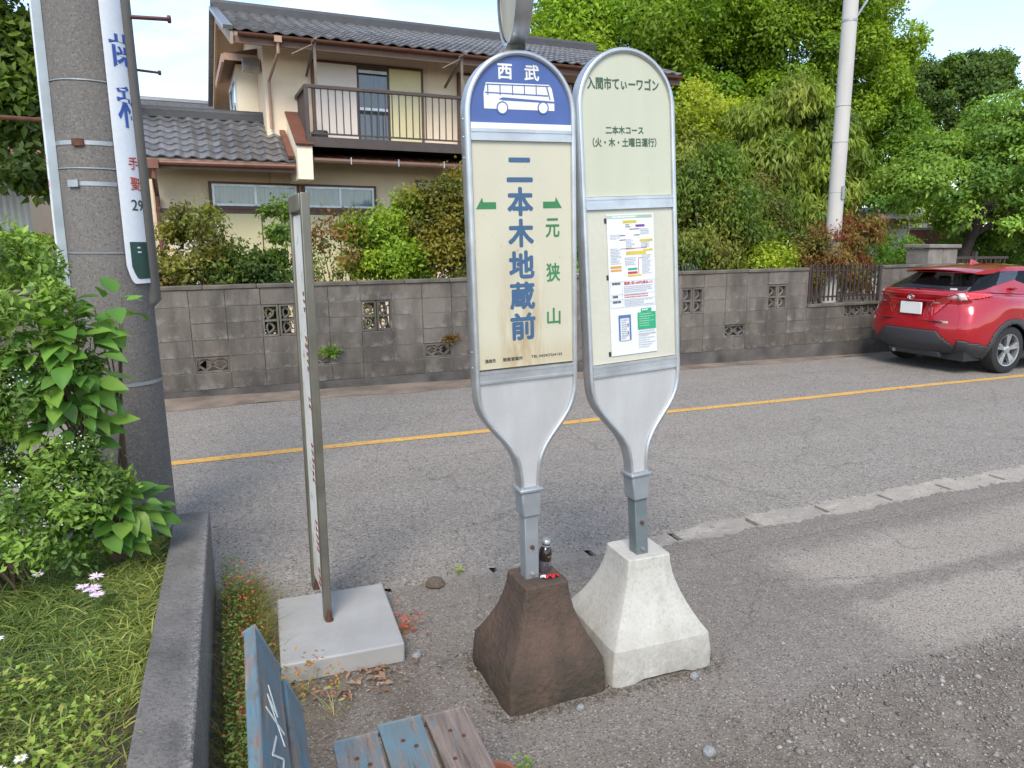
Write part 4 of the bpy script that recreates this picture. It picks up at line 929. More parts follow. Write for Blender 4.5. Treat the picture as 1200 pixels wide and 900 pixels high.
RLENS = simple('red_lens', (.62, .02, .02), .12, coat=1., var=.1); CLENS = simple('clear_lens', (.62, .50, .50), .1, coat=1.)
car = thing('parked_car', 'red compact crossover car seen from behind beside the block wall', 'car', (9.62, 7.44, 0))
LX = [0, .06, .16, .35, .60, .90, 1.3, 1.8, 2.4, 3.0, 3.5, 3.95, 4.25, 4.36]
LY = [ # half widths per level along LX
 [.56, .66, .72, .76, .78, .79, .80, .80, .80, .80, .80, .78, .70, .60],
 [.66, .76, .82, .86, .875, .88, .865, .855, .855, .86, .88, .85, .74, .62],
 [.70, .79, .845, .885, .90, .90, .865, .845, .845, .86, .895, .86, .74, .62],
 [.68, .77, .83, .88, .905, .905, .865, .84, .84, .86, .89, .85, .72, .60],
 [.64, .72, .785, .85, .895, .90, .865, .84, .845, .86, .875, .82, .68, .56],
 [.62, .69, .735, .79, .835, .84, .82, .80, .80, .80, .80, .74, .60, .48],
 [.58, .62, .65, .68, .70, .715, .72, .73, .735, .735, .70, .62, .50, .40]]
LZ = [[.30, .27, .25, .23, .21, .20, .19, .19, .19, .19, .19, .20, .22, .26], [.44, .43, .42, .41, .40, .40, .40, .40, .40, .40, .40, .40, .40, .40], [.66]*14,
 [.86, .86, .86, .855, .85, .84, .82, .79, .77, .75, .73, .71, .68, .66], [1.0, 1.0, 1.0, 1.0, .99, .98, .96, .92, .89, .86, .84, .81, .75, .71],
 [1.11, 1.115, 1.115, 1.11, 1.10, 1.09, 1.07, 1.04, 1.0, .96, .92, .87, .80, .75], [1.17, 1.172, 1.17, 1.165, 1.155, 1.14, 1.12, 1.09, 1.05, 1.0, .96, .90, .83, .78]]
LX0 = [.13, .02, .0, .045, .075, .035, .045]     # where each level starts at the tail
lev = np.arange(7)
dx_ = np.concatenate([np.arange(0, 1.5, .02), np.arange(1.5, 4.361, .08), [4.36]])
kk = np.linspace(0, 6, 61)
def lower(x, k):
    y = np.array([crom(LX, LY[i], x) for i in range(7)]); z = np.array([crom(LX, LZ[i], x) for i in range(7)])
    return crom(lev, y, k), crom(lev, z, k)
SY = np.zeros((len(dx_), len(kk))); SZ_ = np.zeros_like(SY)
for j, x in enumerate(dx_):
    yy_ = np.array([crom(LX, LY[i], np.array([x]))[0] for i in range(7)]); zz_ = np.array([crom(LX, LZ[i], np.array([x]))[0] for i in range(7)])
    SY[j] = crom(lev, yy_, kk); SZ_[j] = crom(lev, zz_, kk)
x0k = crom(lev, LX0, kk)
SX = x0k[None, :]+dx_[:, None]*(1-x0k[None, :]/4.36)
ww = np.linspace(-1, 1, 65)                                             # tail cap across the width
CY = SY[0][None, :]*ww[:, None]; CX_ = x0k[None, :]-.12*(1-np.abs(ww[:, None])**2.6); CZ = np.repeat(SZ_[0][None, :], 65, 0)
class Surf:
    """collects quads of a sampled surface into named parts, optionally pushed out along the normal"""
    def __init__(s): s.p = {}; s.k = 0
    def add(s, P, pred, flip=False):
        P = np.asarray(P); du = np.gradient(P, axis=0); dv = np.gradient(P, axis=1); N = np.cross(du, dv); N /= np.maximum(np.linalg.norm(N, axis=2, keepdims=True), 1e-9)
        if flip: N = -N
        s.k += 1
        for i in range(P.shape[0]-1):
            for j in range(P.shape[1]-1):
                c = (P[i, j]+P[i+1, j+1])/2; r = pred(c, i, j)
                if r is None: continue
                nm, off = r
                if nm in ('side_window', 'pillar_trim', 'tail_lamp', 'lamp_insert', 'arch_cladding'): nm += '/l' if c[1] > 0 else '/r'
                if nm[:11] == 'side_window': nm += 'f' if c[0] > 1.95 else 'm' if c[0] > .72+(c[2]-1.05)*.9 else 'b'
                if nm[:13] == 'arch_cladding' or nm[:11] == 'pillar_trim': nm += 'f' if c[0] > (1.7 if nm[0] == 'p' else 2) else 'b'
                if 1:
                 pass; mb = s.p.setdefault(nm, ({}, MB())); idx, m = mb; f = []
                for a, b in ((i, j), (i+1, j), (i+1, j+1), (i, j+1)):
                    key = (s.k, a, b)
                    if key not in idx: idx[key] = len(m.v); m.v.append(tuple(P[a, b]+N[a, b]*off))
                    f.append(idx[key])
                m.f.append(tuple(f[::-1] if flip else f)); m.mi.append(0)
sf = Surf(); WX, WZ, WR = .86, .345, .345; FX = 3.50
def lamp_zone(s, z):
    """s: distance from the corner, minus towards the middle of the tail, plus along the flank"""
    if s >= -.10:
        lo = 1.045+.13*max(0, s)+.01; hi = 1.145+.07*max(0, s) if s < .30 else 1.145+.07*.30-(s-.3)*.10
        return -.10 <= s < .52 and lo < z < hi
    return s > -.36 and (1.055+(s+.10)*.85) < z < (1.145+(s+.10)*.42)
def side_pred(c, i, j):
    x, y, z = c; d = math.hypot(x-WX, z-WZ); d2 = math.hypot(x-FX, z-WZ)
    if min(d, d2) < .375: return None
    if min(d, d2) < .455 and z < .80: return ('arch_cladding', .008)
    edge = .50-.08*np.clip(x/.4, 0, 1) if x < .5 else .33
    if z < edge: return ('bumper', .004)
    if lamp_zone(x+.02, z): return ('lamp_insert', .02) if x < .10 and z > 1.075 else ('tail_lamp', .02)
    return ('body', 0)
def cap_pred(c, i, j):
    x, y, z = c; a = abs(y); s = -(SY[0][min(j, 60)]-a)
    if z < .61-.13*max(0, (a-.42)/.14): return ('bumper', .006)
    if lamp_zone(s, z): return ('lamp_insert', .02) if s > -.16 and z > 1.075 else ('tail_lamp', .02)
    return ('body', 0)
for sgn in (1, -1):
    P = np.stack([SX, SY*sgn, SZ_], 2); sf.add(P, side_pred, flip=(sgn < 0) == False)
P = np.stack([CX_, CY, CZ], 2); sf.add(P, cap_pred, flip=False)
# deck closing the lower body, tail shelf included
DW = np.linspace(-1, 1, 17); deck = np.stack([np.repeat(SX[:, -1:], 17, 1), SY[:, -1:]*DW[None, :], SZ_[:, -1:]+.03*(1-DW[None, :]**2)], 2)
sf.add(deck, lambda c, i, j: ('body', 0) if c[0] < .22 or c[0] > 2.9 else None, flip=False)
sh = np.stack([np.stack([CX_[:, -1], CY[:, -1], CZ[:, -1]+.03*(1-ww**2)*0], 1), np.stack([np.full(65, .10), CY[:, -1], CZ[:, -1]+.03*(1-ww**2)], 1)], 0); sf.add(np.repeat(sh, 1, 0), lambda c, i, j: ('body', 0))
# greenhouse
GX = [.16, .45, .75, 1.1, 1.6, 2.1, 2.6, 3.05]
GY = [[.66, .69, .70, .715, .725, .73, .73, .70], [.62, .655, .67, .68, .69, .69, .68, .64], [.55, .585, .605, .62, .625, .62, .60, .56], [.50, .525, .545, .56, .565, .56, .54, .50]]
GZ = [[1.175, 1.17, 1.16, 1.14, 1.10, 1.06, 1.02, .99], [1.25, 1.25, 1.19, 1.20, 1.20, 1.19, 1.15, 1.08], [1.36, 1.38, 1.395, 1.41, 1.415, 1.405, 1.33, 1.16], [1.455, 1.475, 1.495, 1.51, 1.515, 1.50, 1.40, 1.18]]
G0 = [.14, .28, .50, .66]; G1 = [3.05, 2.85, 2.45, 2.20]
gk = np.linspace(0, 3, 55); gu = np.concatenate([np.linspace(0, .5, 90), np.linspace(.53, 1, 14)])
g0 = crom(range(4), G0, gk); g1 = crom(range(4), G1, gk); gx = g0[None]+(g1-g0)[None]*gu[:, None]
gy_ = np.zeros_like(gx); gz_ = np.zeros_like(gx)
for j in range(gx.shape[0]):
    for i in range(gx.shape[1]):
        k = gk[i]; xx = np.array([GX[0]+(GX[-1]-GX[0])*gu[j]])
        gy_[j, i] = crom(range(4), [crom(GX, r, xx)[0] for r in GY], np.array([k]))[0]; gz_[j, i] = crom(range(4), [crom(GX, r, xx)[0] for r in GZ], np.array([k]))[0]
def belt(x): return np.interp(x, [.15, .45, 1.12, 1.55, 2.2, 3.0], [1.18, 1.205, 1.34, 1.20, 1.11, 1.03])
def g_pred(c, i, j):
    x, y, z = c
    if z < belt(x): return ('body', 0)
    if z > 1.462 or z > np.interp(x, [2.0, 3.0], [1.5, 1.1]): return ('body', 0)
    if abs(x-(.72+(z-1.05)*.9)) < .17 or abs(x-1.95) < .04: return ('pillar_trim', .002)
    return ('side_window', 0)
for sgn in (1, -1): sf.add(np.stack([gx, gy_*sgn, gz_], 2), g_pred, flip=(sgn < 0) == False)
gw = np.linspace(-1, 1, 41)
RC = np.stack([g0[None]-.07*(1-np.abs(gw[:, None])**2.2), gy_[0][None]*gw[:, None], np.repeat(gz_[0][None], 41, 0)], 2)
sf.add(RC, lambda c, i, j: ('rear_window', 0) if c[2] > 1.195 and c[2] < 1.44 and abs(c[1]) < .60-.28*(c[2]-1.19) else ('pillar_trim', 0) if c[2] > 1.19 else ('body', 0))
ry = np.linspace(-1, 1, 21); RT = np.stack([np.repeat(gx[:, -1:], 21, 1), gy_[:, -1:]*ry[None], gz_[:, -1:]+.05*(1-ry[None]**2)], 2); sf.add(RT, lambda c, i, j: ('body', 0), flip=False)
FC = np.stack([g1[None]+.10*(1-gw[:, None]**2), gy_[-1][None]*gw[:, None], np.repeat(gz_[-1][None], 41, 0)], 2); sf.add(FC, lambda c, i, j: ('windscreen', 0), flip=True)
mt = dict(lamp_insert=CLENS, body=RED, bumper=CLAD, arch_cladding=CLAD, tail_lamp=RLENS, plate_recess=RED, side_window=TGL, rear_window=TGL, windscreen=TGL, pillar_trim=GLB)
for nm, (idx, m) in sf.p.items():
    nm = nm.split('/')[0]
    o = part(nm, m, mt[nm], car, smooth=True, angle=50)
    import bmesh
    b_ = bmesh.new(); b_.from_mesh(o.data); bmesh.ops.remove_doubles(b_, verts=b_.verts, dist=.002); bmesh.ops.recalc_face_normals(b_, faces=b_.faces); b_.to_mesh(o.data); b_.free()
    if nm in ('bumper', 'arch_cladding', 'tail_lamp', 'lamp_insert', 'body'):
        b = o.modifiers.new('thick', 'SOLIDIFY'); b.thickness = .012; b.offset = -1
    if nm == 'body': BODY = o
# pale lamp inserts, spoiler, trim
for sgn in (-1, 1):
    mb = MB(); mb.prism([(sgn*.64, .70), (sgn*.46, .66), (sgn*.585, .50), (sgn*.66, .52)][::sgn], .0, .09, 'x'); part('bumper_corner', mb, RED, car, bevel=.01)
    mb = MB(); mb.prism([(sgn*.665, .70), (sgn*.48, .675), (sgn*.645, .60)][::sgn], -.008, .06, 'x'); part('reflector_slot', mb, BLACKP, car, bevel=.004)
mb = MB(); rows = []
for x, z0, z1, wf in ((.385, 1.468, 1.480, .95), (.44, 1.452, 1.498, 1.), (.62, 1.45, 1.525, 1.0), (.9, 1.47, 1.552, .99), (1.05, 1.49, 1.562, .98)):
    top = [(x-.04*(1-t*t)*(1 if x < .6 else 0), .565*wf*t, z1-.045*t*t) for t in np.linspace(-1, 1, 17)]; bot = [(p[0], p[1], z0-.03*(p[1]/.565)**2) for p in top][::-1]; rows.append(top+bot)
mb.grid(rows, closed=True); mb.add(rows[0], [tuple(range(34))]); part('roof_spoiler', mb, RED, car, smooth=True, angle=45)
mb = MB(); mb.add([(1.05, -.018, 1.545), (1.05, .018, 1.545), (1.28, .016, 1.55), (1.28, -.016, 1.55), (1.07, 0, 1.625), (1.14, 0, 1.615)], [(0, 4, 1), (0, 3, 5, 4), (1, 4, 5, 2), (3, 2, 5)]); part('aerial_fin', mb, RED, car, bevel=.004)
part('ducktail', MB().prism([(-.075, 1.105), (.16, 1.155), (.16, 1.185), (-.095, 1.135)], -.56, .56, 'y'), RED, car, bevel=.012)
part('plate_garnish', MB().b2((-.118, -.36, 1.025), (-.06, .36, 1.055)), RED, car, bevel=.008); part('hatch_seam', MB().b2((-.101, -.50, .748), (-.06, .50, .756)), DARK, car)
part('number_plate', MB().b2((-.112, -.175, .835), (-.09, .175, 1.01)), simple('blank_plate', (.70, .69, .66), .4, var=.03), car, bevel=.006)
mb = MB()
for rx, rz, c in ((.052, .034, 0), (.020, .033, 0), (.032, .014, .014)): mb.tube([(-.128, rx*math.cos(t), .070+1.01+c+rz*math.sin(t)) for t in np.linspace(0, 2*PI, 25)], .0045, 6)
part('emblem', mb, simple('chrome', (.75, .76, .80), .12, 1.), car, smooth=True)
part('badge', MB().b2((-.100, -.44, 1.01), (-.09, -.34, 1.03)), simple('badge_chrome', (.7, .7, .7), .2, .8), car); part('sticker', MB().b2((-.062, -.555, .735), (-.035, -.44, .765)), simple('pale_sticker', (.70, .62, .42), .5), car)
part('window_sticker', MB().b2((.12, -.52, 1.20), (.129, -.42, 1.225)), WHITE, car, rot=(0, 0, 0))
mb = MB(); mb.tube([(.035, .05, 1.195), (.06, -.05, 1.225), (.065, -.36, 1.23)], .009, 6); part('wiper', mb, BLACKP, car)
part('door_handle', MB().b2((1.00, -.715, 1.205), (1.14, -.685, 1.235)), RED, car, bevel=.008)
mb = MB()                                              # cut lines: hatch, rear door, fuel flap
for a, b in (((1.33, -.868, .45), (1.28, -.866, .9)), ((1.28, -.866, .9), (1.55, -.80, 1.02))): mb.bar(a, b, .01, .01)
part('shut_line', mb, DARK, car)
mb = MB(); mb.b2((.12, -.74, .20), (4.2, .74, .34)).b2((.3, -.66, .34), (.5, .66, .60)).b2((1.35, -.78, .3), (2.9, .78, .62)); part('underbody', mb, DARK, car)
UPH = simple('dark_upholstery', (.02, .02, .022), .9)
for a, b in (((.9, -.62, .62), (1.15, -.08, 1.22)), ((.9, .08, .62), (1.15, .62, 1.22)), ((1.95, -.62, .62), (2.15, -.14, 1.2)), ((1.95, .14, .62), (2.15, .62, 1.2))): part('seat', MB().b2(a, b), UPH, car, bevel=.03)
for y in (-.42, .25): part('headrest', MB().b2((.95, y, 1.22), (1.05, y+.17, 1.36)), UPH, car, bevel=.03)
part('diffuser', MB().prism([(.02, .30), (.05, .22), (.4, .2), (.4, .32)], -.42, .42, 'y'), CLAD, car, bevel=.01)
mb = MB(); mb.tube([(.02, .32, .245), (.4, .32, .245)], .03, 10); part('exhaust', mb, STEEL, car)
def wheel(x, y, sgn):
    M = Matrix.Translation((x, y, WZ)) @ Matrix.Rotation(PI/2*sgn, 4, 'X'); mb = MB()
    mb.lathe([(.225, -.10), (.30, -.112), (.335, -.095), (.345, -.06), (.345, .06), (.335, .095), (.30, .112), (.236, .105), (.230, .09)], 40, M=M); wh = part('wheel', mb, RUB, car, smooth=True, angle=40)
    mb = MB(); mb.lathe([(.234, .104), (.222, .100), (.214, .06), (.205, -.06), (.0, -.07)], 40, M=M); part('rim', mb, simple('rim_silver', (.55, .56, .58), .3, .8), wh, smooth=True, angle=40)
    mb = MB()
    for k in range(5):
        a = k*2*PI/5+.3
        for da in (-.13, .13):
            p = lambda r, t, z: (r*math.cos(t), r*math.sin(t), z); w1, w2 = .16, .10
            mb.add([p(.05, a+da*.6-w1*2, .085), p(.05, a+da*.6+w1*2, .085), p(.218, a+da+w2, .098), p(.218, a+da-w2, .098), p(.05, a+da*.6-w1*2, .05), p(.05, a+da*.6+w1*2, .05), p(.218, a+da+w2, .06), p(.218, a+da-w2, .06)], [(0, 1, 2, 3), (0, 3, 7, 4), (1, 5, 6, 2), (3, 2, 6, 7), (4, 7, 6, 5)], 0, M)
    mb.lathe([(.06, .07), (.055, .092), (.03, .095), (0, .095)], 20, M=M); part('spoke', mb, simple('spoke_silver', (.62, .63, .65), .28, .8), wh)
    mb = MB(); mb.lathe([(.16, .0), (.16, .02), (0, .02)], 24, M=M); part('brake_disc', mb, simple('brake', (.10, .10, .10), .5, .6), wh)
for x in (WX, FX):
    for s_ in (-1, 1): wheel(x, s_*.765, 1 if s_ < 0 else -1)
car.rotation_euler = (0, 0, rad(-.5))

# ------------------------------------------------------------------ planter and bench
def planter_mat():
    N = NT('dark_planter_concrete')
    c = N.mix(N.ramp(N.noise(5, detail=7, rough=.7), .3, .7), (.105, .098, .092), (.175, .162, .148))
    c = N.mix(N.ramp(N.noise(3, st=(1, 1, .25), detail=6, rough=.7), .48, .68, 0, .75), c, (.060, .056, .056))
    c = N.mix(N.ramp(N.noise(2.2, st=(1, .3, 1), detail=5), .55, .72, 0, .6), c, (.15, .105, .075))
    sp = N.n('ShaderNodeSeparateColor'); lnk(N.t, N.vor(150, 'Object', 'Color'), sp.inputs[0])
    edge = N.n('ShaderNodeSeparateXYZ'); lnk(N.t, N.coord('Object'), edge.inputs[0])
    worn = N.math('MULTIPLY', N.ramp(edge.outputs[0], .035, .075), N.ramp(sp.outputs[0], .35, .8))        # aggregate laid bare along the outer arris
    c = N.mix(N.math('MULTIPLY', worn, .7), c, (.27, .255, .24)); c = N.mix(N.ramp(sp.outputs[1], .75, 1, 0, .5), c, (.05, .046, .044))
    N.col(c); N.rough(.88); N.bump(N.math('ADD', N.noise(70, detail=5), N.math('MULTIPLY', N.noise(9, detail=5, st=(1, 1, .4)), 1.5)), .65, .012); return N.m
PLC = planter_mat()
pl = thing('planter', 'raised planter box with dark weathered concrete walls, full of grass and shrubs', 'planter', (-.21, 3.75, 0))
def slabwall(dx, dy, z0, z1, nx, ny):
    mb = MB(); mb.box((0, 0, (z0+z1)/2), (dx, dy, z1-z0)); return mb
part('side_wall', slabwall(.165, 3.36, -.1, .452, 2, 30), PLC, pl, loc=(.0, -1.60, 0), bevel=.008)
part('end_wall', slabwall(4.6, .14, -.1, .436, 30, 2), PLC, pl, loc=(-2.386, .008, 0), bevel=.008)
mb = MB(); xs_ = np.linspace(-4.6, -.08, 70); ys_ = np.linspace(-3.28, -.06, 50)
mb.grid([[(x, y, .375+.018*math.sin(x*3.1+y*2)+.012*math.sin(x*7.3-y*5.1)+random.uniform(-.006, .006)) for y in ys_] for x in xs_])
part('soil', mb, simple('planter_soil', (.085, .06, .042), .95, var=.3, nscale=6, bump=.8), pl, smooth=True)
pl.rotation_euler = (0, 0, rad(-.8))

def wood(bare):
    N = NT('flaking_blue_timber')
    g = N.noise(5, st=(9, .7, 9), detail=7, rough=.7, dist=.4); fl = N.noise(9, st=(2.6, .7, 2.6), detail=9, rough=.8)
    wd = N.mix(N.ramp(g, .3, .7), (.27, .21, .175), (.075, .055, .045)); bl = N.mix(N.ramp(N.noise(9, detail=5), .3, .7), (.10, .19, .235), (.115, .14, .15)); bl = N.mix(N.ramp(g, .58, .72, 0, .8), bl, (.05, .055, .06))
    thr = bare
    c = N.mix(N.ramp(N.math('ADD', fl, thr), .47, .53), bl, wd)
    c = N.mix(N.ramp(N.noise(24, detail=4), .66, .74, 0, .8), c, (.10, .055, .04))
    N.col(c); N.rough(.75); N.bump(N.math('ADD', g, N.math('MULTIPLY', fl, .6)), .7, .008); return N.m
WOOD = wood(.02); WOOD_BARE = wood(.09); WOOD_BLUE = wood(-.03)
bn = thing('bench', 'weathered wooden bench with flaking blue paint beside the planter', 'bench', (.30, 1.15, 0))
def plank(wd, L, th):
    mb = MB(); n = 8; rows = []
    for i in range(n+1):
        y = -L/2+L*i/n; e = .0015
        j = lambda: random.uniform(-e, e)
        rows.append([(-wd/2+j(), y, -th/2), (wd/2+j(), y, -th/2), (wd/2+j(), y, th/2+j()), (-wd/2+j(), y, th/2+j())])
    mb.grid(rows, closed=True); mb.f += [(0, 1, 2, 3), tuple(len(mb.v)-4+i for i in (3, 2, 1, 0))]; mb.mi += [0, 0]; return mb
for x, yo, lab, wm in ((-.045, -.045, None, WOOD), (.092, -.022, 'seat plank with the most blue paint left', WOOD_BLUE), (.229, -.026, 'seat plank worn to bare brown wood', WOOD_BARE)):
    p = part('seat_plank', plank(.126, 1.45, .032), wm, bn, loc=(x, yo, .40), rot=(random.uniform(-.004, .004), random.uniform(-.01, .01), random.uniform(-.006, .006)), bevel=.004, label=lab)
    for sx, sy in ((.02, .60), (-.03, .52), (-.01, .635)): part('nail', MB().lathe([(0, .0185), (.006, .018), (.007, .016)], 8, c=(sx, sy, 0)), RUST, p)
for (x, z, a, w_) in ((-.275, .722, -68, .155), (-.215, .575, -68, .115)):
    # planks of the back, leaning away from the seat
    p = part('back_plank', plank(w_, 1.45, .032), WOOD_BLUE, bn, loc=(x, -.012 if z > .7 else -.03, z), rot=(0, rad(-a+0), 0), bevel=.004)
    if z > .7: BP = p
mb = MB()
def stroke(pts, wd=.005): 
    for a, b in zip(pts, pts[1:]): mb.bar((a[0], a[1], .0175), (b[0], b[1], .0175), wd, .002)
stroke([(-.02, .52), (.02, .44), (-.03, .47), (.045, .36)]); stroke([(-.045, .40), (.05, .41)], .006); stroke([(.0, .345), (-.03, .25), (.03, .30), (.01, .20)]); stroke([(.05, .26), (.045, .18)], .006); stroke([(-.03, .20), (.03, .12)], .009)
part('white_scribble', mb, INKW, BP)
for y in (-.5, .12):
    for x in (-.08, .25): part('leg', MB().b2((x-.03, y-.03, 0), (x+.03, y+.03, .383)), WOOD, bn)
    part('cross_bearer', MB().b2((-.16, y-.025, .335), (.30, y+.025, .382)), WOOD, bn, loc=(0, .061, 0))
    mb = MB(); mb.bar((-.20, y, .1), (-.325, y, .80), .045, .04, up=(0, 1, 0)); part('back_post', mb, WOOD, bn)
bn.rotation_euler = (0, 0, rad(-1))

TERR = simple('terracotta', (.36, .13, .07), .8, var=.2, nscale=9, bump=.2)
def pot(label, loc, rot, s=1.):
    t = thing('flower_pot', label, 'flower pot', loc, 'terracotta pots around the bench'); mb = MB()
    mb.lathe([(0, 0), (.055*s, 0), (.075*s, .11*s), (.088*s, .112*s), (.09*s, .14*s), (.078*s, .14*s), (.074*s, .115*s)], 28); part('pot', mb, TERR, t, smooth=True, angle=35)
    mb = MB(); mb.lathe([(0, .118*s), (.075*s, .115*s)], 20); part('potting_soil', mb, simple('pot_soil', (.07, .07, .03), .95, var=.4, nscale=40), t); t.rotation_euler = rot
pot('terracotta pot rim showing just past the end of the seat planks', (.715, 1.86, 0), (0, 0, 0), .85)
pot('small terracotta pot tipped among the weeds behind the bench back', (-.035, 2.52, .10), (rad(70), 0, rad(60)), .62)

# ------------------------------------------------------------------ stones, grit, leaf litter
def rock_mesh(name, seed, mat, flat=.7):
    r = random.Random(seed); mb = MB(); n = 8; rows = []
    for i in range(1, 6):
        t = PI*i/6; rows.append([(math.sin(t)*math.cos(2*PI*k/n)*(1+r.uniform(-.16, .16)), math.sin(t)*math.sin(2*PI*k/n)*(1+r.uniform(-.16, .16)), math.cos(t)*flat*(1+r.uniform(-.12, .12))) for k in range(n)])
    mb.grid(rows, closed=True); a = len(mb.v); mb.add([(0, 0, flat*.95), (0, 0, -flat*.9)], []); L = a-n
    mb.f += [(a, (k+1) % n, k) for k in range(n)]+[(a+1, L+k, L+(k+1) % n) for k in range(n)]; mb.mi += [0]*(2*n); return mesh(name, mb, mat)
RBROWN = simple('mossy_stone', (.16, .12, .09), .9, var=.3, nscale=6, bump=.5); RGREY = simple('grey_stone', (.30, .30, .30), .85, var=.2, nscale=8, bump=.4)
for i, (x, y, s, m, lab, z) in enumerate(((.965, 3.41, .052, RBROWN, 'fist-sized brown stone at the road edge between the slab and the brown sign foot', .02), (1.515, 1.80, .026, RGREY, 'grey pebble alone on the bare dirt in front of both sign feet', .012), (1.75, 2.20, .020, RGREY, 'small grey pebble just in front of the pale sign foot', .01), (1.205, 2.2, .018, RGREY, 'small grey pebble just in front of the brown sign foot', .01), (.70, 2.80, .022, RGREY, 'grey pebble by the near corner of the concrete slab', .012))):
    o = mkobj('stone', rock_mesh('stone', i+3, m, .8), None, (x, y, z)); o.scale = (s, s*.85, s); setp(o, lab, 'stone')
def grit(name, pts, sizes, tints, kind='stuff'):
    base = np.array([[1, 0, 0], [0, 1, 0], [-1, 0, 0], [0, -1, 0], [.2, .1, .8], [-.1, -.2, -.6]]); F0 = np.array([[0, 1, 4], [1, 2, 4], [2, 3, 4], [3, 0, 4], [1, 0, 5], [2, 1, 5], [3, 2, 5], [0, 3, 5]])
    n = len(pts); a = rng.random(n)*2*PI; R = np.stack([np.cos(a), -np.sin(a), np.zeros(n), np.sin(a), np.cos(a), np.zeros(n), np.zeros(n), np.zeros(n), np.ones(n)], 1).reshape(n, 3, 3)
    B = base[None]*(1+rng.normal(size=(n, 6, 3))*.25)*np.asarray(sizes)[:, None, None]*np.stack([np.ones(n), rng.uniform(.6, 1, n), rng.uniform(.5, .9, n)], 1)[:, None, :]
    V = np.einsum('nij,nkj->nki', R, B)+np.asarray(pts)[:, None, :]; F = (np.arange(n)[:, None, None]*6+F0[None]).reshape(-1, 3)
    return setp(mkobj(name, npmesh(name, V.reshape(-1, 3), F, TINT, rep(tints, 6))), kind=kind)
n = 9000; x = rng.uniform(.9, 5.5, n); y = 1.93-np.abs(rng.normal(size=n))*.42; keep = (y > .6) & (rng.random(n) < np.clip((x-1.3)/1.6, .08, .75)); x, y = x[keep], y[keep]; n = len(x)
grit('gravel', np.stack([x, y, rng.uniform(0, .004, n)], 1), np.exp(rng.normal(size=n)*.45)*.0058, pal(n, [(.235, .215, .19), (.16, .145, .128), (.30, .28, .255), (.12, .10, .082)]))
n = 1500; x = rng.uniform(-.1, 4.5, n); y = rng.uniform(1.5, 3.3, n); grit('grit', np.stack([x, y, np.full(n, .001)], 1), np.exp(rng.normal(size=n)*.5)*.0028, pal(n, [(.20, .18, .16), (.10, .09, .08), (.27, .25, .22)]))
n = 900; x = rng.uniform(-1, 9, n); y = rng.normal(size=n)*.10+3.36; grit('kerb_grit', np.stack([x, y, np.full(n, .003)], 1), np.exp(rng.normal(size=n)*.4)*.005, pal(n, [(.22, .20, .17), (.10, .09, .08), (.30, .27, .23)]))
n = len(DIRT_SHADE); grit('foot_dirt_shade', np.stack([DIRT_SHADE[:, 0], DIRT_SHADE[:, 1], np.full(n, .001)], 1), np.exp(rng.normal(size=n)*.5)*.0038, pal(n, [(.085, .062, .045), (.12, .095, .07), (.06, .048, .036), (.20, .175, .14)]))  # loose dirt whose dark ring also stands in for contact shade at both feet
# dry leaves heaped against the slab and along the planter
n = 120; u = rng.random(n); x = np.where(u < .6, rng.normal(.42, .17, n), rng.normal(.02, .10, n)); y = np.where(u < .6, rng.normal(2.72, .055, n), rng.uniform(2.2, 3.4, n))
N_ = unit(np.array([0, 0, 1])+rng.normal(size=(n, 3))*.45); V, F = leaves(np.stack([x, y, rng.uniform(.006, .03, n)], 1), N_, rdir(n)*[1, 1, .25], rng.uniform(.025, .065, n), rng.uniform(.010, .026, n), .12)
setp(mkobj('leaf_litter', npmesh('leaf_litter', V, F, TINT, rep(pal(n, [(.26, .15, .08), (.18, .09, .05), (.33, .23, .14), (.12, .07, .045)]), 4))), kind='stuff')

# ------------------------------------------------------------------ vegetation
BARK = simple('grey_brown_bark', (.11, .085, .065), .9, var=.3, nscale=6, bump=.7, st=(1, 1, .3)); TWIG = simple('twig_bark', (.14, .09, .055), .85, var=.2, nscale=12)
def crown_points(lobes, nsub, rs, upper=.15):
    """sub-lobes on the skin of big ellipsoid lobes -> centres, radii, outward"""
    C = []; R = []; O = []
    vol = np.array([l[3]*l[4]+l[4]*l[5]+l[3]*l[5] for l in lobes]); cnt = np.maximum(3, (nsub*vol/vol.sum())).astype(int)
    for l, k in zip(lobes, cnt):
        d = rdir(k*2); d = d[d[:, 2] > -.75][:k]; d[:, 2] += upper*rng.random(len(d)); d = unit(d); f = rng.uniform(.62, 1.0, len(d))[:, None]
        C.append(np.array(l[:3])+d*f*np.array(l[3:6])); R.append(rng.uniform(rs*.6, rs*1.25, len(d))); O.append(d)
    return np.concatenate(C), np.concatenate(R), np.concatenate(O)
def foliage_mesh(name, lobes, nsub, rs, nleaf, L, W, cols, mat=FOL, droop=.3, squash=.75, jitter=.16, up=.5, loose=.18, fold=.18):
    C, R, O = crown_points(lobes, nsub, rs); k = rng.integers(0, len(C), nleaf)
    d = unit(rdir(nleaf)+O[k]*.75); rad_ = R[k]*np.where(rng.random(nleaf) < .88, rng.uniform(.8, 1.05, nleaf), rng.uniform(.2, .8, nleaf)); P = C[k]+d*rad_[:, None]*[1, 1, squash]+rng.normal(size=(nleaf, 3))*(R[k]*loose)[:, None]
    N_ = unit(d+rdir(nleaf)*.45+np.array([0, 0, up])); T_ = rdir(nleaf)*.8+d*.6-np.array([0, 0, droop])
    lobe_t = pal(len(C), cols, .12)[k]; tint = np.clip(lobe_t*(1+rng.normal(size=(nleaf, 1))*jitter), .004, .9)
    V, F = leaves(P, N_, T_, L*np.exp(rng.normal(size=nleaf)*.2), W*np.exp(rng.normal(size=nleaf)*.2), fold)
    tt = rep(tint, 4)
    return npmesh(name, V, F, mat, tt), C
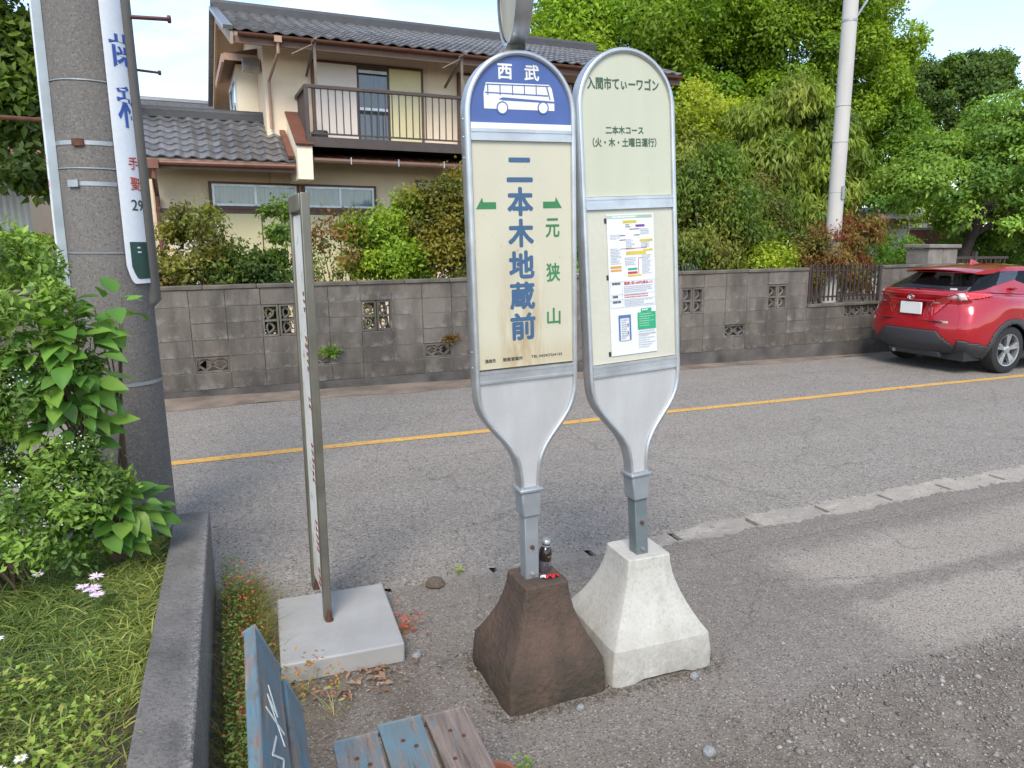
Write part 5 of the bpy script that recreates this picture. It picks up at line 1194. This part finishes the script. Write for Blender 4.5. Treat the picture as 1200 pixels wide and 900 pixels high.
def plant(name, label, cat, base, lobes, nsub, rs, nleaf, L, W, cols, trunk_r=.1, limbs=8, group=None, lean=(0, 0), trunk_top=None, stems=1, bark=BARK, crown_name='crown', **kw):
    """lobes relative to base"""
    t = thing(name, label, cat, base, group); me, C = foliage_mesh(crown_name, lobes, nsub, rs, nleaf, L, W, cols, **kw); mkobj(crown_name, me, t)
    c0 = np.mean([l[:3] for l in lobes], 0); top = trunk_top or (c0[0]*.6+lean[0], c0[1]*.6+lean[1], c0[2]*.8); mb = MB()
    if stems == 1:
        tp = Vector(top); pts = [Vector((0, 0, -.1)), tp*.35+Vector((.04, .03, 0))*trunk_r*6, tp*.7-Vector((.05, .02, 0))*trunk_r*4, tp]; mb.tube(pts, [trunk_r*1.25, trunk_r, trunk_r*.8, trunk_r*.6], 12)
        part('trunk', mb, bark, t, smooth=True); mb = MB()
        for i in range(limbs):
            e = Vector(C[rng.integers(0, len(C))]); s_ = pts[2].lerp(tp, random.random()); m_ = s_.lerp(e, .5)+Vector((random.uniform(-.1, .1), random.uniform(-.1, .1), random.uniform(0, .15)))*(e-s_).length
            mb.tube([s_, m_, e], [trunk_r*.45, trunk_r*.28, trunk_r*.08], 7)
        part('limb', mb, bark, t, smooth=True)
    else:
        for i in range(stems):
            e = Vector(C[rng.integers(0, len(C))]); b = Vector((random.uniform(-.12, .12), random.uniform(-.08, .08), -.05)); m_ = b.lerp(e, .55)+Vector((random.uniform(-.06, .06), 0, .08)); mb.tube([b, m_, e], [trunk_r, trunk_r*.75, trunk_r*.35], 6)
        part('stem', mb, bark, t, smooth=True)
    return t
G1 = [(.095, .165, .014), (.070, .135, .014), (.125, .195, .020), (.050, .105, .014)]          # bright broadleaf
G2 = [(.045, .085, .022), (.035, .070, .020), (.060, .105, .025)]                             # dark evergreen
G3 = [(.115, .165, .030), (.080, .125, .028), (.145, .185, .045)]                             # pale yellow green
G4 = [(.060, .130, .022), (.085, .165, .030), (.045, .100, .020)]                             # fresh mid green
RED_ = [(.11, .028, .022), (.055, .080, .022), (.15, .045, .032), (.08, .105, .028), (.13, .075, .035)]
BG = 'trees behind the house and wall'
plant('tree', 'large bright green tree with billowing crown behind the house roof and pale sign', 'tree', (13.6, 22, 0), [(0, 0, 8.3, 3.9, 3.2, 3.6), (-2.3, -.3, 7.2, 2.4, 2.2, 2.4), (2.2, -.6, 6.6, 2.6, 2.2, 2.6), (.5, 0, 11.2, 2.8, 2.4, 1.9), (0, -1.2, 5.0, 2.6, 1.6, 2.0)], 170, 1.0, 150000, .14, .09, G1, .30, 8, BG, loose=.07, up=.8)
plant('tree', 'largest bright green tree, rising high behind the slender pole', 'tree', (20.8, 21.5, 0), [(-.3, 0, 8.2, 3.9, 3.4, 3.2), (2.6, 0, 6.9, 2.3, 2.0, 2.0), (-2.8, 0, 8.0, 2.6, 2.2, 2.6), (-.3, -.4, 10.6, 2.9, 2.4, 1.8), (1.5, -1.2, 5.0, 3.0, 1.8, 2.1), (-1.8, -1.0, 4.6, 2.8, 1.8, 2.2), (3.6, -.5, 5.0, 1.6, 1.4, 1.5), (.6, -1.3, 3.2, 3.2, 1.3, 1.4)], 230, 1.0, 200000, .14, .09, G1, .40, 8, BG, loose=.07, up=.8)
plant('tree', 'dark green spreading tree far away against open sky, behind the maple', 'tree', (36.0, 27, 0), [(0, 0, 9.9, 2.6, 2, 1.5), (1.6, 0, 10.9, 1.5, 1.4, 1.0), (-2.2, 0, 9.4, 1.5, 1.3, 1.2), (2.4, 0, 10.4, 1.4, 1.2, .9), (-.4, 0, 8.6, 2.2, 1.6, 1.1)], 90, .7, 30000, .20, .12, G2, .3, 10, BG, squash=.6)
plant('tree', 'yellow green young tree between the pale bus sign and the feathery tree', 'tree', (12.4, 16.2, 0), [(0, 0, 3.9, 1.5, 1.2, 1.2), (1.3, .2, 4.6, 1.2, 1.0, .9), (-.9, -.2, 4.9, 1.1, .9, .8), (.3, 0, 2.6, 1.5, 1.1, 1.0)], 90, .5, 34000, .11, .065, [(.13, .18, .02), (.17, .21, .025), (.09, .145, .02)], .12, 8, BG)
plant('tree', 'pale feathery tree with long drooping leaves close beside the slender pole', 'tree', (12.2, 13.2, 0), [(0, 0, 3.9, 1.35, 1.2, 1.35), (-.9, -.1, 3.2, 1.1, .9, 1.2), (1.1, -.1, 3.3, 1.1, .9, 1.2), (.1, -.3, 2.2, 1.5, 1.0, .8), (.2, 0, 4.9, .9, .8, .5)], 120, .42, 30000, .20, .055, G3+[(.05, .095, .02)], .13, 9, BG, droop=1.1)
plant('tree', 'spreading light green maple with a leaning dark trunk above the red car', 'tree', (15.7, 11.6, 0), [(1.4, 0, 3.6, 2.4, 1.7, .75), (2.9, .2, 4.35, 1.9, 1.5, .7), (-.7, 0, 3.05, 1.25, 1.1, .5), (3.5, 0, 3.2, 2.1, 1.5, .7), (.9, -.6, 2.55, 1.6, .9, .45), (4.8, .2, 4.0, 1.6, 1.4, .9), (2.2, .1, 4.9, 1.2, 1.0, .4), (3.6, -.2, 2.3, 1.7, 1.0, .6), (.3, .1, 3.9, 1.1, .9, .4)], 260, .42, 80000, .10, .065, [(.095, .17, .035), (.11, .185, .045), (.06, .125, .03)], .14, 12, BG, trunk_top=(1.3, 0, 2.9), squash=.45, droop=.5, up=1.0, bark=simple('dark_bark', (.045, .034, .028), .9, var=.2, nscale=8))
plant('tree', 'dense dark tree with heavy trunk in front of the white shed', 'tree', (-2.72, 12.6, 0), [(-.6, 0, 4.2, 1.35, 1.2, 1.5), (-1.5, 0, 5.6, 1.6, 1.3, 1.2), (.1, -.2, 3.2, .75, .9, .8), (-1.9, 0, 3.3, 1.0, 1.0, .9), (.0, 0, 5.7, .9, .9, .9)], 130, .42, 30000, .15, .085, [(.055, .095, .018), (.07, .11, .02), (.025, .05, .015)], .17, 9, BG)
SH = 'shrubs growing behind the block wall'
plant('shrub', 'rounded dark green shrub with reddish tips just beside the strapped utility pole', 'shrub', (-.34, 9.95, 0), [(0, 0, 1.72, .46, .35, .42), (-.2, 0, 1.45, .45, .3, .3), (.1, 0, 2.08, .28, .25, .2), (.1, 0, .95, .6, .3, .4)], 60, .15, 11000, .06, .036, [(.05, .075, .02), (.10, .075, .03), (.035, .065, .018), (.12, .13, .03)], .02, loose=.55, group=SH, stems=6)
plant('shrub', 'low glossy dark green shrub above the first openwork block pair', 'shrub', (.32, 9.85, 0), [(0, 0, 1.50, .40, .3, .26), (.22, 0, 1.42, .24, .25, .2), (0, 0, .95, .6, .3, .4)], 56, .13, 10000, .065, .036, [(.025, .055, .018), (.04, .08, .022), (.06, .09, .03)], .02, loose=.55, group=SH, stems=6)
plant('shrub', 'tall thin spindly shrub close behind the notice frame', 'shrub', (.86, 9.85, 0), [(0, 0, 1.9, .16, .15, .45), (-.08, 0, 2.25, .14, .12, .22), (.03, 0, 1.5, .2, .15, .25)], 22, .10, 1500, .08, .045, [(.05, .095, .025), (.08, .13, .03)], .014, loose=.55, group=SH, stems=7)
plant('shrub', 'sparse reddish green shrub between the notice frame and the yellow green shrub', 'shrub', (1.52, 9.8, 0), [(0, 0, 1.7, .38, .25, .40), (.1, 0, 2.02, .30, .2, .18), (-.15, 0, 1.45, .28, .2, .2), (.1, 0, .95, .5, .3, .3)], 40, .13, 2300, .065, .032, [(.055, .095, .025), (.13, .06, .035), (.08, .12, .03)], .014, loose=.55, group=SH, stems=9)
plant('shrub', 'bright yellow green shrub under the wide upper windows of the house', 'shrub', (2.22, 9.8, 0), [(0, 0, 1.75, .48, .35, .45), (.22, -.05, 1.52, .45, .3, .3), (-.28, 0, 2.02, .28, .25, .22), (.1, 0, 2.2, .28, .2, .22)], 60, .14, 15000, .065, .036, [(.115, .185, .02), (.08, .155, .02), (.15, .21, .03)], .018, loose=.55, group=SH, stems=6)
plant('shrub', 'tall olive green and rusty shrub touching the edge of the blue emblem sign', 'shrub', (3.02, 10.0, 0), [(0, 0, 2.0, .52, .4, .52), (.3, 0, 2.4, .45, .35, .38), (-.25, 0, 2.25, .38, .3, .28), (.1, 0, 1.55, .55, .35, .35)], 70, .16, 19000, .06, .036, [(.07, .085, .018), (.11, .10, .022), (.035, .055, .014), (.14, .13, .03)], .022, loose=.55, group=SH, stems=6)
plant('shrub', 'green shrub showing in the gap between the two bus signs', 'shrub', (4.9, 10.1, 0), [(0, 0, 1.9, .7, .4, .6), (.6, 0, 1.7, .5, .4, .4)], 40, .16, 7000, .07, .04, G4, .022, loose=.55, group=SH, stems=6)
plant('shrub', 'big dark feathery green shrub at the edge of the pale sign', 'shrub', (8.35, 10.75, 0), [(0, 0, 2.3, 1.0, .7, .9), (-.3, -.1, 1.75, .9, .6, .6), (.5, -.1, 1.75, .7, .5, .55), (-.35, 0, 3.0, .7, .55, .5)], 130, .24, 26000, .085, .038, [(.065, .12, .02), (.035, .075, .016), (.09, .13, .03), (.10, .10, .03)], .03, loose=.55, group=SH, stems=7, droop=.9)
plant('shrub', 'brownish olive shrub between the dark shrub and the slender pole', 'shrub', (10.0, 11.6, 0), [(0, 0, 2.5, .7, .5, .6), (.2, 0, 1.8, .8, .5, .6)], 50, .2, 11000, .085, .04, [(.09, .085, .035), (.06, .075, .022), (.045, .08, .02)], .03, loose=.55, group=SH, stems=6)
plant('shrub', 'small yellow green shrub over the wall next to the iron fence', 'shrub', (9.25, 10.0, 0), [(0, 0, 1.58, .35, .3, .28), (-.45, 0, 1.5, .4, .3, .25)], 30, .12, 5000, .06, .034, [(.15, .20, .02), (.11, .17, .02)], .018, loose=.55, group=SH, stems=5)
plant('shrub', 'red leaved shrub around the foot of the slender pole', 'shrub', (10.45, 9.85, 0), [(0, 0, 1.72, .65, .4, .42), (.45, 0, 1.95, .45, .35, .4), (-.45, 0, 1.6, .4, .35, .35), (.1, 0, 1.3, .9, .35, .35)], 70, .15, 11000, .07, .030, RED_, .018, loose=.55, group=SH, stems=9, droop=.7)
plant('shrub', 'clipped round green shrub between the red shrub and the gate pillar', 'shrub', (12.1, 10.2, 0), [(0, 0, 1.55, .72, .5, .48), (.4, 0, 1.5, .5, .4, .35)], 60, .13, 13000, .05, .028, [(.055, .12, .018), (.08, .145, .022), (.04, .09, .016)], .02, loose=.55, group=SH, stems=6)
plant('shrub', 'leafy mid green bush below the maple behind the gate', 'shrub', (18.2, 12.6, 0), [(0, 0, 1.5, 1.6, .6, .75), (2.0, 0, 1.7, 1.6, .7, .9)], 60, .25, 14000, .09, .05, [(.04, .085, .02), (.06, .12, .025)], .03, loose=.55, group=SH, stems=6)
plant('hedge', 'clipped light green hedge behind the white flowered shrub and the strapped pole', 'hedge', (-2.3, 10.1, 0), [(0, 0, 1.45, .8, .4, .5), (.8, 0, 1.45, .6, .4, .48), (-1.0, 0, 1.45, .8, .4, .5), (-2.4, 0, 1.45, .9, .4, .5)], 150, .13, 24000, .055, .032, [(.13, .175, .02), (.09, .145, .02), (.06, .11, .018)], .02, stems=8)
for x, y, z, s, cols, lab in ((1.25, 9.06, .50, .17, [(.06, .13, .02), (.09, .17, .03)], 'small green fern growing out of an openwork block behind the notice frame'), (2.85, 9.03, .60, .16, RED_, 'tuft of reddish leaves growing from an openwork block beside the blue emblem sign'), (7.75, 8.9, .62, .09, [(.12, .19, .03)], 'tiny green sprig in an openwork block between the pale sign and iron fence')):
    t = thing('wall_plant', lab, 'plant', (x, y, z)); n = 260; d = unit(rdir(n)*[1, .7, .6]+[0, -.35, .15]); rr = rng.uniform(.1, 1, n)[:, None]
    V, F = leaves(d*rr*s*[1, .6, .6], unit(d+[0, -.3, .8]), d+rdir(n)*.3, .045, .018); mkobj('leaves', npmesh('leaves', V, F, FOL, rep(pal(n, cols), 4)), t); part('stem', MB().tube([(0, .06, -.02), (0, 0, 0), (.01, -.04, .03)], .005, 5), TWIG, t)

# shrub in the planter: tiny leaves, clusters of white flowers
fs = thing('flowering_shrub', 'bushy green shrub with clusters of tiny white flowers in the planter', 'shrub', (-.86, 3.34, .38))
lob = [(.0, .05, 1.12, .32, .26, .30), (.26, -.04, .46, .20, .16, .13), (-.02, -.05, .20, .30, .18, .14), (-.38, -.02, .22, .3, .2, .16), (.14, -.06, .44, .26, .2, .17), (-.1, .05, .78, .3, .25, .25), (-.30, .0, .95, .32, .28, .34), (.12, .08, .98, .22, .22, .22), (-.15, .02, .58, .30, .24, .28), (.13, .02, .38, .25, .22, .20), (-.55, 0, 1.2, .4, .3, .3), (-.6, 0, .6, .4, .3, .4), (.02, .1, 1.38, .18, .2, .10)]
me, C = foliage_mesh('foliage', lob, 230, .085, 40000, .034, .015, [(.075, .145, .03), (.10, .175, .035), (.05, .10, .025)], mat=FOLN, droop=-.1, up=.7, squash=1.); mkobj('foliage', me, fs)
mb = MB()
for i in range(15):
    e = Vector(C[rng.integers(0, len(C))]); b = Vector((random.uniform(-.12, .06), random.uniform(-.05, .05), 0)); m_ = b.lerp(e, .5)+Vector((0, 0, .10)); mb.tube([b, m_, e], [.0065, .0045, .002], 5)
part('branch', mb, TWIG, fs, smooth=True)
n = 5200; cl = C[rng.choice(len(C), 64)]; k = rng.integers(0, 64, n); P = cl[k]+rng.normal(size=(n, 3))*[.035, .035, .02]+[0, -.03, .06]; N_ = unit(rdir(n)*.6+[0, -.4, .8])
V, F = leaves(P, N_, rdir(n), .0085, .0075, .1); mkobj('blossom', npmesh('blossom', V, F, TINT, rep(pal(n, [(.62, .64, .55), (.50, .52, .40), (.70, .70, .66)], .08), 4)), fs)

# broad-leaved shrub: every leaf its own object
bs = thing('broadleaf_shrub', 'shrub with broad pointed green leaves climbing in front of the strapped utility pole', 'shrub', (-.48, 3.42, .38))
def broad_leaf(seed):
    r = random.Random(seed); mb = MB(); prof = [(0, .0), (.12, .17), (.30, .30), (.52, .29), (.76, .16), (1., 0.)]; rows = []
    for t, wd in prof:
        z = -(.08+.035*seed)*t*t+.05*math.sin(t*5+seed*1.7); rows.append([(-wd, t, z+wd*.28), (-wd*.5, t, z+wd*.10), (0, t, z), (wd*.5, t, z+wd*.10), (wd, t, z+wd*.28)])
    mb.grid(rows); v = [(p[0]*1.0, p[1], p[2]) for p in mb.v]; me = npmesh('leaf', v, np.array(mb.f), FOLN, np.tile(np.array([(.040, .105, .022), (.060, .140, .026), (.030, .080, .020), (.070, .155, .030), (.050, .115, .030), (.075, .15, .03), (.035, .095, .018), (.065, .125, .022)][seed]), (len(v), 1)), True); return me
lm = [broad_leaf(i) for i in range(8)]
bl = [(-.13, -.08, .98, .19, .16, .24, 140), (-.13, -.06, .72, .15, .14, .16, 50), (-.02, -.02, .28, .18, .16, .14, 75), (.06, .05, 1.14, .12, .1, .10, 22), (-.08, -.04, .26, .16, .14, .12, 10)]
sk = MB()
for (cx, cy, cz, rx, ry, rz, k) in bl:
    for i in range(k):
        d = Vector(rdir(1)[0]); d.y -= .35; d.normalize(); f = random.uniform(.55, 1.02); p = Vector((cx+d.x*rx*f, cy+d.y*ry*f, cz+d.z*rz*f)); s = random.choice((.07, .08, .09, .105, .12, .13))
        T_ = (Vector((d.x, d.y*.8, -.15+.35*d.z))+Vector(rdir(1)[0])*.35).normalized(); U_ = (Vector((0, -.35, 1))+d*.4+Vector(rdir(1)[0])*.25).normalized(); X_ = T_.cross(U_).normalized(); U_ = X_.cross(T_)
        o = mkobj('leaf', random.choice(lm), bs, p); o.rotation_euler = Matrix((X_, T_, U_)).transposed().to_euler(); o.scale = (s, s, s)
        if i % 5 == 0: sk.tube([Vector((random.uniform(-.05, .05), .02, 0)), Vector((cx*.7, cy, cz*.6)), p], [.006, .005, .002], 5)
part('stem', sk, TWIG, bs, smooth=True)

# ornamental grass, weeds
n = 30000; x = -.33-np.abs(rng.normal(size=n))*.85; y = rng.uniform(1.5, 3.66, n); dens = np.where(y > 2.35, 1., .25)*np.where(x > -1.2, 1, .6); keep = (rng.random(n) < dens) & (x > -3.5); x, y = x[keep], y[keep]
cxx = np.round(x/.06)*.06+.03*np.sin(np.round(y/.06)*9.1)+rng.normal(size=len(x))*.013; cyy = np.round(y/.06)*.06+.03*np.sin(np.round(x/.06)*7.7)+rng.normal(size=len(x))*.013; cxx = np.minimum(cxx, -.312); n = len(cxx)
D = unit(rng.normal(size=(n, 3))*[.75, .75, .2]+[0, 0, 1.]); V, F = blades(np.stack([cxx, cyy, np.full(n, .375)], 1), D, rng.uniform(.055, .13, n), rng.uniform(.0045, .0085, n), rng.uniform(.3, .9, n))
vari = np.clip(.08+.5*np.exp(-((cxx+.34)/.16)**2), 0, .7); g = pal(n, [(.045, .085, .026), (.070, .115, .035), (.030, .062, .018), (.10, .14, .05)]); ye = pal(n, [(.16, .19, .06), (.12, .16, .045)]); pick = rng.random(n) < vari; tint = np.where(pick[:, None], ye, g)
setp(mkobj('border_grass', npmesh('border_grass', V, F, FOLN, rep(tint, 8))), kind='stuff')
n = 9000; x = rng.uniform(-2.2, -.33, n); y = rng.uniform(1.3, 2.7, n); D = unit(rng.normal(size=(n, 3))*[.4, .4, .2]+[0, 0, 1.]); V, F = blades(np.stack([x, y, np.full(n, .37)], 1), D, rng.uniform(.03, .11, n), rng.uniform(.002, .006, n), rng.uniform(.1, .6, n))
setp(mkobj('planter_weeds', npmesh('planter_weeds', V, F, FOLN, rep(pal(n, [(.07, .12, .03), (.10, .12, .045), (.05, .10, .025), (.15, .13, .07)]), 8))), kind='stuff')
n = 2200; cl = np.stack([rng.uniform(-2, -.36, 90), rng.uniform(1.5, 2.5, 90)], 1); k = rng.integers(0, 90, n); P = np.concatenate([cl[k]+rng.normal(size=(n, 2))*.035, rng.uniform(.39, .50, (n, 1))], 1); V, F = leaves(P, unit(rdir(n)*.5+[0, 0, 1]), rdir(n)*[1, 1, .3], rng.uniform(.012, .035, n), rng.uniform(.008, .018, n))
setp(mkobj('planter_herbs', npmesh('planter_herbs', V, F, FOLN, rep(pal(n, [(.075, .14, .025), (.11, .18, .035), (.13, .15, .05)]), 4))), kind='stuff')
# weeds between planter wall and bench, and round the slab
n = 6500; x = -.10+np.abs(rng.normal(size=n))*.085; y = rng.uniform(1.3, 3.72, n); x = np.where(y > 3.0, x+.03, x); D = unit(rng.normal(size=(n, 3))*[.4, .4, .2]+[.12, 0, 1.]); V, F = blades(np.stack([x, y, np.full(n, .0)], 1), D, rng.uniform(.05, .24, n)*np.where(x > .1, .5, 1), rng.uniform(.002, .0045, n), rng.uniform(.1, .6, n))
setp(mkobj('verge_weeds', npmesh('verge_weeds', V, F, FOLN, rep(pal(n, [(.075, .11, .025), (.11, .11, .04), (.05, .085, .02), (.16, .12, .06)]), 8))), kind='stuff')
n = 5200; u = rng.random(n); x = -.09+np.abs(rng.normal(size=n))*.09; y = rng.uniform(1.4, 3.75, n); z = rng.uniform(.01, .25, n)*np.exp(-np.maximum(0, x)*6)
P = np.stack([x, y, z], 1); V, F = leaves(P, unit(rdir(n)*.6+[0, 0, 1]), rdir(n)*[1, 1, .4], rng.uniform(.008, .026, n), rng.uniform(.005, .012, n))
redz = (rng.random(n) < np.where((y > 2.6) & (x > -.02), .32, .10))[:, None]; tint = np.where(redz, pal(n, [(.24, .055, .03), (.16, .06, .03), (.30, .09, .05)]), pal(n, [(.07, .12, .03), (.10, .14, .04), (.05, .09, .025)]))
setp(mkobj('low_weeds', npmesh('low_weeds', V, F, FOLN, rep(tint, 4))), kind='stuff')
def tuft(label, loc, nb, h, cols, spread=.04, nl=30, lcols=None):
    t = thing('weed', label, 'weed', loc, 'weeds growing through the asphalt'); D = unit(rng.normal(size=(nb, 3))*[.5, .5, .2]+[0, 0, 1.]); P = np.concatenate([rng.normal(size=(nb, 2))*spread*.4, np.zeros((nb, 1))], 1)
    V, F = blades(P, D, rng.uniform(.4, 1, nb)*h, .0035, .4); mkobj('blades', npmesh('blades', V, F, FOLN, rep(pal(nb, cols), 8)), t)
    if nl: P = np.concatenate([rng.normal(size=(nl, 2))*spread, rng.uniform(.1, .9, (nl, 1))*h], 1); V, F = leaves(P, unit(rdir(nl)*.5+[0, 0, 1]), rdir(nl)*[1, 1, .3], .022, .011); mkobj('leaves', npmesh('leaves', V, F, FOLN, rep(pal(nl, lcols or cols), 4)), t)
GR = [(.08, .14, .03), (.11, .17, .04)]
tuft('red and straw coloured weed at the road-side corner of the slab', (.70, 3.05, 0), 30, .10, [(.16, .15, .07), (.22, .05, .04)], .05, 90, [(.30, .03, .05), (.20, .05, .04), (.14, .14, .05)])
tuft('small green weed in front of the brown sign foot', (.86, 1.98, 0), 14, .07, GR, .02, 26)
tuft('green weed at the far end of the seat planks', (.52, 2.03, 0), 10, .12, GR, .03, 40)
tuft('pale green weed on the gutter line beside the brown stone', (1.13, 3.52, 0), 20, .06, [(.13, .17, .07)], .03, 24)
tuft('slim straw coloured weed by the front of the slab', (.30, 2.55, 0), 10, .22, [(.18, .15, .08), (.09, .13, .03)], .05, 40, [(.10, .15, .03), (.22, .07, .04)])
tuft('weed sprouting at the near corner of the slab', (.19, 2.72, 0), 16, .20, [(.11, .14, .04), (.20, .10, .05)], .06, 60, [(.10, .15, .03), (.24, .06, .04)])
# daisies and pink flowers
def daisy(label, loc, h, heads, petal, cen, cat='flower'):
    t = thing('daisy', label, cat, loc, 'wild flowers in the planter'); mb = MB(); VV = []; FF = []; b = 0
    for (dx, dy, dz, r) in heads:
        top = Vector((dx, dy, h+dz)); mb.tube([(0, 0, 0), (dx*.5+.01, dy*.5, (h+dz)*.6), top], [.0022, .0018, .0014], 5); n = 26; a = np.linspace(0, 2*PI, n, endpoint=False)+rng.normal(size=n)*.05
        T_ = np.stack([np.cos(a), np.sin(a), .12+rng.normal(size=n)*.12], 1); N_ = np.tile([0, -.25, 1.], (n, 1)); V, F = leaves(np.array(top)+T_*r*.55, N_, T_, r, r*.24, .05); VV.append(V); FF.append(F+b); b += len(V)
    part('stem', mb, simple('flower_stem', (.08, .14, .03), .6), t); V = np.concatenate(VV); mkobj('petals', npmesh('petals', V, np.concatenate(FF), TINT, rep(pal(len(V)//4, [petal], .06), 4)), t)
    mb = MB()
    for (dx, dy, dz, r) in heads: mb.lathe([(r*.30, h+dz-.002), (r*.26, h+dz+.004), (0, h+dz+.006)], 12, c=(dx, dy, 0))
    part('centre', mb, cen, t)
YC = simple('daisy_centre', (.55, .42, .05), .7)
WP, PP = (.76, .76, .80), (.74, .58, .71)
daisy('white daisy with two heads in front of the flowering shrub', (-.745, 3.24, .38), .155, [(0, 0, 0, .026), (.025, -.02, .008, .024), (-.01, -.07, -.03, .022)], WP, YC)
daisy('pink fluffy flower cluster standing in the border grass', (-.535, 2.95, .38), .125, [(0, 0, 0, .034), (.014, .03, .035, .028), (-.032, .005, .012, .024), (.020, -.03, -.012, .028)], PP, simple('pale_pink_centre', (.68, .52, .58), .7))
daisy('single white daisy alone in the grass of the planter', (-.775, 2.65, .38), .13, [(0, 0, 0, .025)], WP, YC)
daisy('three pale daisy heads low over bare soil in the planter', (-.66, 1.93, .38), .09, [(0, 0, 0, .018), (.05, .03, .014, .019), (.09, .07, .01, .017)], WP, YC)
t = thing('orange_flower', 'small orange flower by the end wall of the planter', 'flower', (-.74, 3.56, .38)); n = 10; a = np.linspace(0, 2*PI, n, endpoint=False); T_ = np.stack([np.cos(a), np.sin(a), np.full(n, .3)], 1); V, F = leaves(np.array([0, 0, .10])+T_*.012, np.tile([0, -.2, 1.], (n, 1)), T_, .022, .010); mkobj('petals', npmesh('petals', V, F, TINT, rep(pal(n, [(.65, .22, .03)]), 4)), t); part('stem', MB().tube([(0, 0, 0), (0, 0, .1)], .002, 5), simple('orange_stem', (.08, .13, .03), .6), t)
